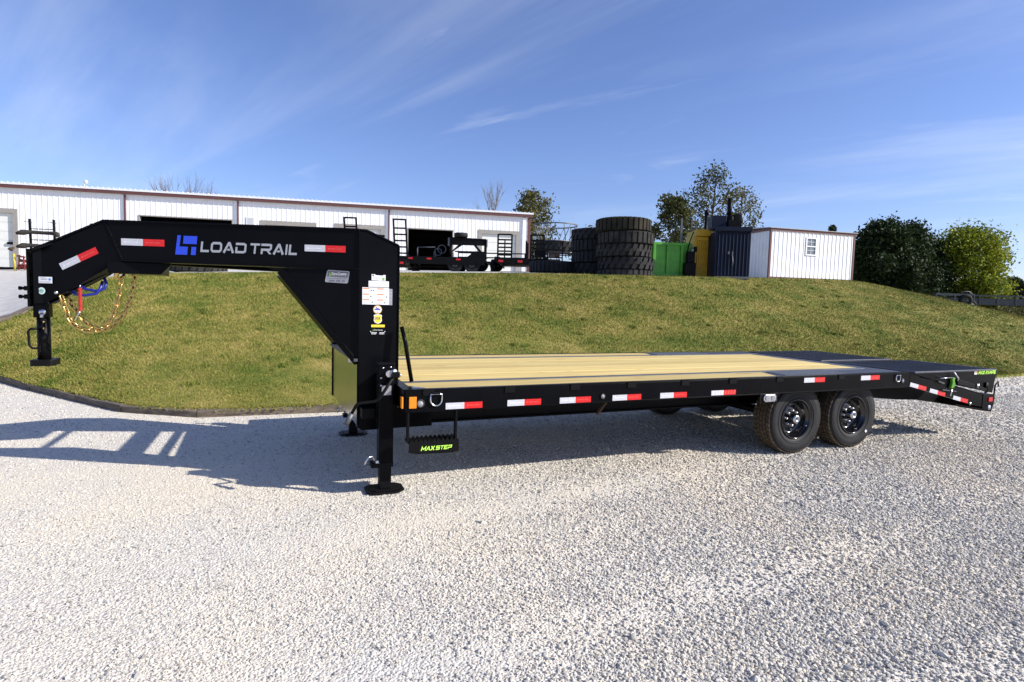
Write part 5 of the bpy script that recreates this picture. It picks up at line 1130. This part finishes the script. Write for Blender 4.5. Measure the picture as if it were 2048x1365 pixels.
def tree(name, u, v, base, h, wid, mt, label, n=5000, leaf=.12, shape='round', bark=BARK, clear=.25, group=None, clumps=40, dense=1.0, seed=0, cat='tree'):
    r = random.Random(seed*17+3); x0, y0 = uv(u, v)
    t = tag(empty(name, (x0, y0, base), r.random()*6), label, cat, group)
    tr = MB(); tips = []
    lean = Vector((r.uniform(-.04, .04)*h, r.uniform(-.04, .04)*h, 0)); top = Vector((0, 0, h*.93))+lean
    rad = .022*h+.02; pts = [Vector((0, 0, -.3))]+[Vector((0, 0, h*k/7*.93))+lean*(k/7)+Vector((r.uniform(-1, 1), r.uniform(-1, 1), 0))*.012*h*(k > 0) for k in range(8)]
    tr.tube(pts, [rad*1.3]+[rad*(1-k/8.2) for k in range(8)], 7)
    def env(t_):
        if shape == 'cone': return max(.10, (1-t_)**.75)*(1 if t_ > .06 else .75)
        if shape == 'column': return max(.12, math.sin(math.pi*min(1, .12+t_*.88))**.6)
        return max(.15, math.sin(math.pi*(.10+.85*t_))**.7)
    for k in range(clumps):
        t_ = (k+.5)/clumps; zz = h*(clear+(1-clear)*t_*.97); a = k*2.399+r.uniform(-.5, .5); rr_ = wid/2*env(t_)*r.uniform(.45, 1.0)
        tip = Vector((rr_*math.cos(a), rr_*math.sin(a), zz+rr_*(.12 if shape != 'cone' else -.05)))+lean*t_
        st = Vector((0, 0, max(h*.08, zz-rr_*(.75 if shape != 'cone' else .2))))+lean*t_
        mid = st.lerp(tip, .5)+Vector((0, 0, rr_*.08)); tr.tube([st, mid, tip], [rad*.38*(1-t_*.6), rad*.25*(1-t_*.6), rad*.07], 5)
        tips.append((tip, mid, t_))
        for q in range(2):
            sub = tip+Vector((r.uniform(-1, 1), r.uniform(-1, 1), r.uniform(-.3, 1)))*wid*.09; tr.tube([mid.lerp(tip, .5), sub], [rad*.12, rad*.04], 4); tips.append((sub, mid, t_))
    tr.build('trunk', bark, t)
    if n:
        T_ = np.array([np.array(p[0])*.82+np.array(p[1])*.18 for p in tips]); idx = NP.integers(0, len(T_), n); ctone = NP.random(len(T_))
        sp = wid*.085*dense; off = NP.normal(size=(n, 3))*sp*np.array([1, 1, .75]); C = T_[idx]+off
        C[:, 2] = np.maximum(C[:, 2], h*.03)
        tone = .15+.55*ctone[idx]+NP.normal(size=n)*.18
        me = leaves_mesh('crown', C, None, leaf*NP.uniform(.6, 1.3, n), tone, mt); o = bpy.data.objects.new('crown', me); COL.objects.link(o); o.parent = t
    return t
def bare_tree(u, v, base, h, wid, label, seed, stems=9):
    r = random.Random(seed); t = tag(empty('bare_tree', (*uv(u, v), base)), label, 'tree'); m = MB()
    m.tube([(0, 0, -.2), (0, 0, h*.35)], [.16, .12], 7); m.build('trunk', BARKG, t); m = MB()
    def grow(p, d, L, rad, depth):
        e = p+d*L; mid = p+d*L*.5+Vector((r.uniform(-1, 1), r.uniform(-1, 1), 0))*L*.05; m.tube([p, mid, e], [rad, rad*.8, rad*.55], 4, caps=False)
        if depth == 0: return
        for k in range(3):
            nd = (d+Vector((r.uniform(-1, 1), r.uniform(-1, 1), r.uniform(-.1, .6)))*.42).normalized(); grow(p+d*L*r.uniform(.55, 1), nd, L*r.uniform(.55, .8), rad*.55, depth-1)
    for k in range(stems):
        a = 2*math.pi*k/stems; d = Vector((math.cos(a)*wid*.5, math.sin(a)*wid*.5, h*.75)).normalized(); grow(Vector((0, 0, h*.28)), d, h*.36, .06, 3)
    m.build('crown', BARKG, t); return t
bare_tree(-35.6, 62, 3.2, 10.2, 6.0, 'bare leafless tree showing above the workshop roof', 5, 12)
bare_tree(-2.3, 60, 3.6, 9.8, 2.2, 'thin bare sapling behind the right end of the workshop', 9, 4)
tree('broadleaf_tree', 1.55, 55, 3.6, 8.3, 4.6, LEAF_OLV, 'olive broadleaf tree just behind the right end of the workshop', 5200, .15, clear=.15, seed=1, clumps=34)
tree('broadleaf_tree', 17.0, 50, 3.2, 10.2, 6.0, LEAF_AUT, 'tallest thin autumn tree standing behind the balers', 3600, .13, clear=.14, seed=2, clumps=48, dense=.8)
tree('broadleaf_tree', 12.9, 46, 3.2, 7.0, 4.0, LEAF_AUT, 'dark round tree between the tyre stack and the tallest tree', 6000, .14, clear=.06, seed=3, clumps=34)
tree('broadleaf_tree', 20.6, 53, 3.2, 9.2, 4.8, LEAF_OLV, 'sparse pale olive tree behind the engine of the blue baler', 2300, .13, clear=.18, seed=4, clumps=30)
tree('broadleaf_tree', 6.5, 48, 3.3, 4.2, 4.0, LEAF_AUT, 'low dark bush seen between the tyre stack and dumpster', 3500, .14, clear=.02, seed=14, clumps=26)
tree('cedar_tree', 28.4, 52, 2.2, 6.9, 1.6, LEAF_CED, 'cedar whose tip shows above the shed roof', 2600, .14, 'cone', clear=.05, seed=5, clumps=30)
CG = 'cedars right of the shed'
tree('cedar_tree', 21.2, 33.2, 1.9, 4.55, 3.5, LEAF_CED, 'broad dark cedar directly right of the shed', 30000, .095, 'round', clear=.01, seed=6, clumps=64, group=CG)
tree('cedar_tree', 23.9, 34.6, 1.7, 4.9, 3.7, LEAF_CED, 'dark cedar in the middle of the clump right of the shed', 22000, .095, 'cone', clear=.01, seed=7, clumps=60, group=CG)
tree('cedar_tree', 26.3, 37.2, 1.6, 4.55, 3.4, LEAF_CED, 'dark cedar beside the yellow-green tree', 26000, .095, 'round', clear=.01, seed=8, clumps=60, group=CG)
tree('cedar_tree', 20.6, 35.5, 2.0, 2.9, 2.0, LEAF_CED, 'lower cedar tucked behind the right corner of the shed', 6000, .085, 'column', clear=.01, seed=9, clumps=40, group=CG)
tree('cedar_tree', 22.0, 31.6, 1.8, 2.4, 1.8, LEAF_CED, 'small young cedar in front of the dark clump', 5000, .065, 'cone', clear=.01, seed=10, clumps=40, group=CG)
tree('yellow_tree', 29.4, 37.0, 1.5, 5.3, 4.6, LEAF_YEL, 'yellow-green maple at the right end of the cedars', 26000, .095, 'round', clear=.06, seed=11, clumps=56)
for k, (u_, v_, h_k, lb) in enumerate(((98, 120, 8.2, 'far dark tree seen just right of the yellow-green maple'), (103.5, 118, 9.0, 'far dark tree second from the right frame edge on the horizon'), (109, 121, 8.6, 'far dark tree cut by the right frame edge'), (116, 119, 9.4, 'far dark tree just past the right frame edge'))):
    tree('far_tree', u_, v_, -.3, h_k, 7.5, LEAF_FAR, lb, 2600, .42, 'round', clear=.02, seed=20+k, clumps=26, group='far trees at the right horizon')
tree('field_bush', 41, 48, .8, 1.5, 5.5, LEAF_OLV, 'low tawny brush at the right frame edge behind the grey flatbed', 2500, .10, 'round', clear=.02, seed=40, clumps=24, cat='bush')

# ------------------------------------------------------------------ grass blades
def grass():
    n_ = 620000; ncol = len(FT)-1
    # area weights per column pair
    wts = np.array([max(.01, math.hypot(FT[j+1][0]-FT[j][0], FT[j+1][1]-FT[j][1])+math.hypot(CT[j+1][0]-CT[j][0], CT[j+1][1]-CT[j][1]))*math.hypot(CT[j][0]-FT[j][0], CT[j][1]-FT[j][1]) for j in range(ncol)])
    mids = np.array([((FT[j][0]+CT[j][0])/2, (FT[j][1]+CT[j][1])/2) for j in range(ncol)]); dist = np.hypot(mids[:, 0]-CAM.x, mids[:, 1]-CAM.y)
    wts *= 1/np.maximum(dist, 8)**1.2; wts[mids[:, 0] > 30] *= .15; wts /= wts.sum()
    J = NP.choice(ncol, n_, p=wts); A = NP.random(n_); Tt = NP.random(n_)**1.15; Tt[:16000] = NP.uniform(-.013, .006, 16000)*(.55+.45*np.sin(J[:16000]*1.7+A[:16000]*9))
    F = np.array(FT); Cc = np.array(CT); f = F[J]+(F[J+1]-F[J])*A[:, None]; c = Cc[J]+(Cc[J+1]-Cc[J])*A[:, None]
    x = f[:, 0]+(c[:, 0]-f[:, 0])*Tt; y = f[:, 1]+(c[:, 1]-f[:, 1])*Tt; s_ = Tt*.86+.14*(3*Tt**2-2*Tt**3)
    hn = (np.sin(x*1.7+y*.6)+np.sin(x*.53-y*1.9+1.3)+np.sin(x*3.1+y*2.3+.7)*.5)/2.5
    z = .095+(c[:, 2]-.095)*s_+hn*.03*np.minimum(1, 6*Tt*(1-Tt)+.15)-.008
    d = np.hypot(x-CAM.x, y-CAM.y); patch = .5+.5*np.sin(x*2.3+np.sin(y*1.9)*1.4)*np.sin(y*2.7+np.sin(x*1.3))
    h = NP.uniform(.012, .034, n_)*(1+.25*patch)*np.clip(d/9, .8, 1.5); w = NP.uniform(.003, .0065, n_)*np.clip(d/8, .8, 2.0)
    nw = 220; wid_ = 45; cidx = NP.choice(n_, nw, replace=False); wi = NP.choice(n_, nw*wid_, replace=False); src = np.repeat(cidx, wid_); ra = NP.normal(size=(nw*wid_, 2))*.05
    ok = Tt[src] > .04; wi, src, ra = wi[ok], src[ok], ra[ok]
    x[wi] = x[src]+ra[:, 0]; y[wi] = y[src]+ra[:, 1]; z[wi] = z[src]+ra[:, 1]*.2; h[wi] = NP.uniform(.04, .085, len(wi)); w[wi] = w[src]*1.3; weed = np.zeros(n_); weed[wi] = -.16
    az = NP.random(n_)*2*np.pi; tl = NP.normal(size=(n_, 2))*.55
    v = np.empty((n_, 3, 3)); v[:, 0] = np.stack([x-np.cos(az)*w, y-np.sin(az)*w, z], 1); v[:, 1] = np.stack([x+np.cos(az)*w, y+np.sin(az)*w, z], 1); v[:, 2] = np.stack([x+tl[:, 0]*h, y+tl[:, 1]*h, z+h], 1)
    me = bpy.data.meshes.new('grass'); me.vertices.add(n_*3); me.vertices.foreach_set('co', v.ravel().astype(np.float32)); me.loops.add(n_*3); me.loops.foreach_set('vertex_index', np.arange(n_*3, dtype=np.int32))
    me.polygons.add(n_); me.polygons.foreach_set('loop_start', np.arange(0, n_*3, 3, dtype=np.int32)); me.update(calc_edges=True)
    at = me.attributes.new('tone', 'FLOAT', 'FACE'); at.data.foreach_set('value', (NP.normal(size=n_)*.10+weed).astype(np.float32)); me.materials.append(BLADE)
    o = bpy.data.objects.new('grass', me); COL.objects.link(o); tag(o, 'mown lawn grass, patchy green and straw, covering the bank', 'grass', kind='stuff')
grass()

# ------------------------------------------------------------------ loose gravel stones (instanced on points)
def gravel():
    pts = []; sc = []
    def add(v0, v1, dens, s0, s1, half=1.25):
        a = half*(v1**2-v0**2)+1.2*(v1-v0); n_ = int(a*dens)
        v = np.sqrt(NP.uniform(v0**2, v1**2, n_)); u = NP.uniform(-1, 1, n_)*(half*v+.6)
        x = CAM.x+RGT.x*u+FWD.x*v; y = CAM.y+RGT.y*u+FWD.y*v
        kerb = np.interp(x, [-9, -5.98, -4.40, -2.78, -1.86, .55, 10, 17, 30], [13, 8.72, 6.42, 4.28, 3.69, 3.57, 3.67, 3.95, 4.7])
        big = .5+.5*np.sin(x*.9+1.1*np.sin(y*.7))*np.sin(y*1.3+.8*np.sin(x*.6)); big = np.clip(big*.6+.55*(u/np.maximum(v, 1)+.35)+.25, 0, 1); trk = sum(np.exp(-((y-(y0_+.05*x+.25*np.sin(x*.35+y0_)))/.20)**2) for y0_ in (-.35, -1.75, -2.75, 1.2)); keep = (y < kerb-.02) & (NP.random(n_) < (.30+.70*big)*(1-.75*np.clip(trk, 0, 1)*np.clip(1.2-np.abs(x-.3)/6, .2, 1)))
        x, y = x[keep], y[keep]; k = len(x); s = NP.uniform(s0, s1, k)*(1+(NP.random(k) < .006)*NP.uniform(.4, 1.1, k)); rt = np.clip((u[keep]/np.maximum(v[keep], 1)+.35)*1.1, 0, 1); s = s*(1+.25*rt); pts.append(np.stack([x, y, s*(NP.uniform(-.62, .05, k)+.50*rt)], 1)); sc.append(s)
    add(1.3, 3.0, 9800, .0034, .0085); add(3.0, 4.5, 7000, .0038, .0090); add(4.5, 7, 3300, .0046, .0100); add(7, 11, 950, .0060, .0120); add(11, 20, 180, .008, .015)
    Pt = np.concatenate(pts); Sc = np.concatenate(sc); n_ = len(Pt)
    me = bpy.data.meshes.new('gravel'); me.vertices.add(n_); me.vertices.foreach_set('co', Pt.ravel().astype(np.float32))
    rot = NP.random((n_, 3))*np.array([.9, .9, 6.28]); sv = Sc[:, None]*NP.uniform([.75, .75, .45], [1.45, 1.15, .95], (n_, 3))
    for nm, arr in (('rot', rot), ('scl', sv)): at = me.attributes.new(nm, 'FLOAT_VECTOR', 'POINT'); at.data.foreach_set('vector', arr.ravel().astype(np.float32))
    idx = me.attributes.new('kind', 'INT', 'POINT'); idx.data.foreach_set('value', NP.integers(0, 5, n_).astype(np.int32))
    me.materials.append(STONE); o = bpy.data.objects.new('gravel', me); COL.objects.link(o)
    ng = bpy.data.node_groups.new('scatter_stones', 'GeometryNodeTree'); ng.interface.new_socket('Geometry', in_out='INPUT', socket_type='NodeSocketGeometry'); ng.interface.new_socket('Geometry', in_out='OUTPUT', socket_type='NodeSocketGeometry')
    gi = N(ng, 'NodeGroupInput'); go = N(ng, 'NodeGroupOutput'); g2i = N(ng, 'GeometryNodeGeometryToInstance')
    for k in range(5):
        ic = N(ng, 'GeometryNodeMeshIcoSphere'); ic.inputs['Radius'].default_value = 1; ic.inputs['Subdivisions'].default_value = 1 if k < 3 else 2
        nz = N(ng, 'ShaderNodeTexNoise'); nz.noise_dimensions = '4D'; nz.inputs['W'].default_value = k*3.7+1; nz.inputs['Scale'].default_value = .9
        sb = N(ng, 'ShaderNodeVectorMath', operation='SUBTRACT'); sb.inputs[1].default_value = (.5, .5, .5); ng.links.new(nz.outputs['Color'], sb.inputs[0])
        ml = N(ng, 'ShaderNodeVectorMath', operation='SCALE'); ml.inputs['Scale'].default_value = 1.9; ng.links.new(sb.outputs[0], ml.inputs[0])
        sp = N(ng, 'GeometryNodeSetPosition'); ng.links.new(ic.outputs['Mesh'], sp.inputs['Geometry']); ng.links.new(ml.outputs[0], sp.inputs['Offset'])
        sm_ = N(ng, 'GeometryNodeSetMaterial'); sm_.inputs['Material'].default_value = STONE; ng.links.new(sp.outputs[0], sm_.inputs['Geometry'])
        sh_ = N(ng, 'GeometryNodeSetShadeSmooth'); sh_.inputs['Shade Smooth'].default_value = False; ng.links.new(sm_.outputs[0], sh_.inputs['Geometry'])
        ng.links.new(sh_.outputs[0], g2i.inputs[0])
    ip = N(ng, 'GeometryNodeInstanceOnPoints'); ng.links.new(gi.outputs[0], ip.inputs['Points']); ng.links.new(g2i.outputs[0], ip.inputs['Instance']); ip.inputs['Pick Instance'].default_value = True
    for nm, sk, ty in (('rot', 'Rotation', 'FLOAT_VECTOR'), ('scl', 'Scale', 'FLOAT_VECTOR'), ('kind', 'Instance Index', 'INT')):
        na = N(ng, 'GeometryNodeInputNamedAttribute', data_type=ty); na.inputs['Name'].default_value = nm; ng.links.new(na.outputs['Attribute'], ip.inputs[sk])
    ng.links.new(ip.outputs[0], go.inputs[0]); o.modifiers.new('stones', 'NODES').node_group = ng
    tag(o, 'loose pale grey crushed stone scattered over the lot', 'gravel', kind='stuff'); print('stones', n_)
gravel()
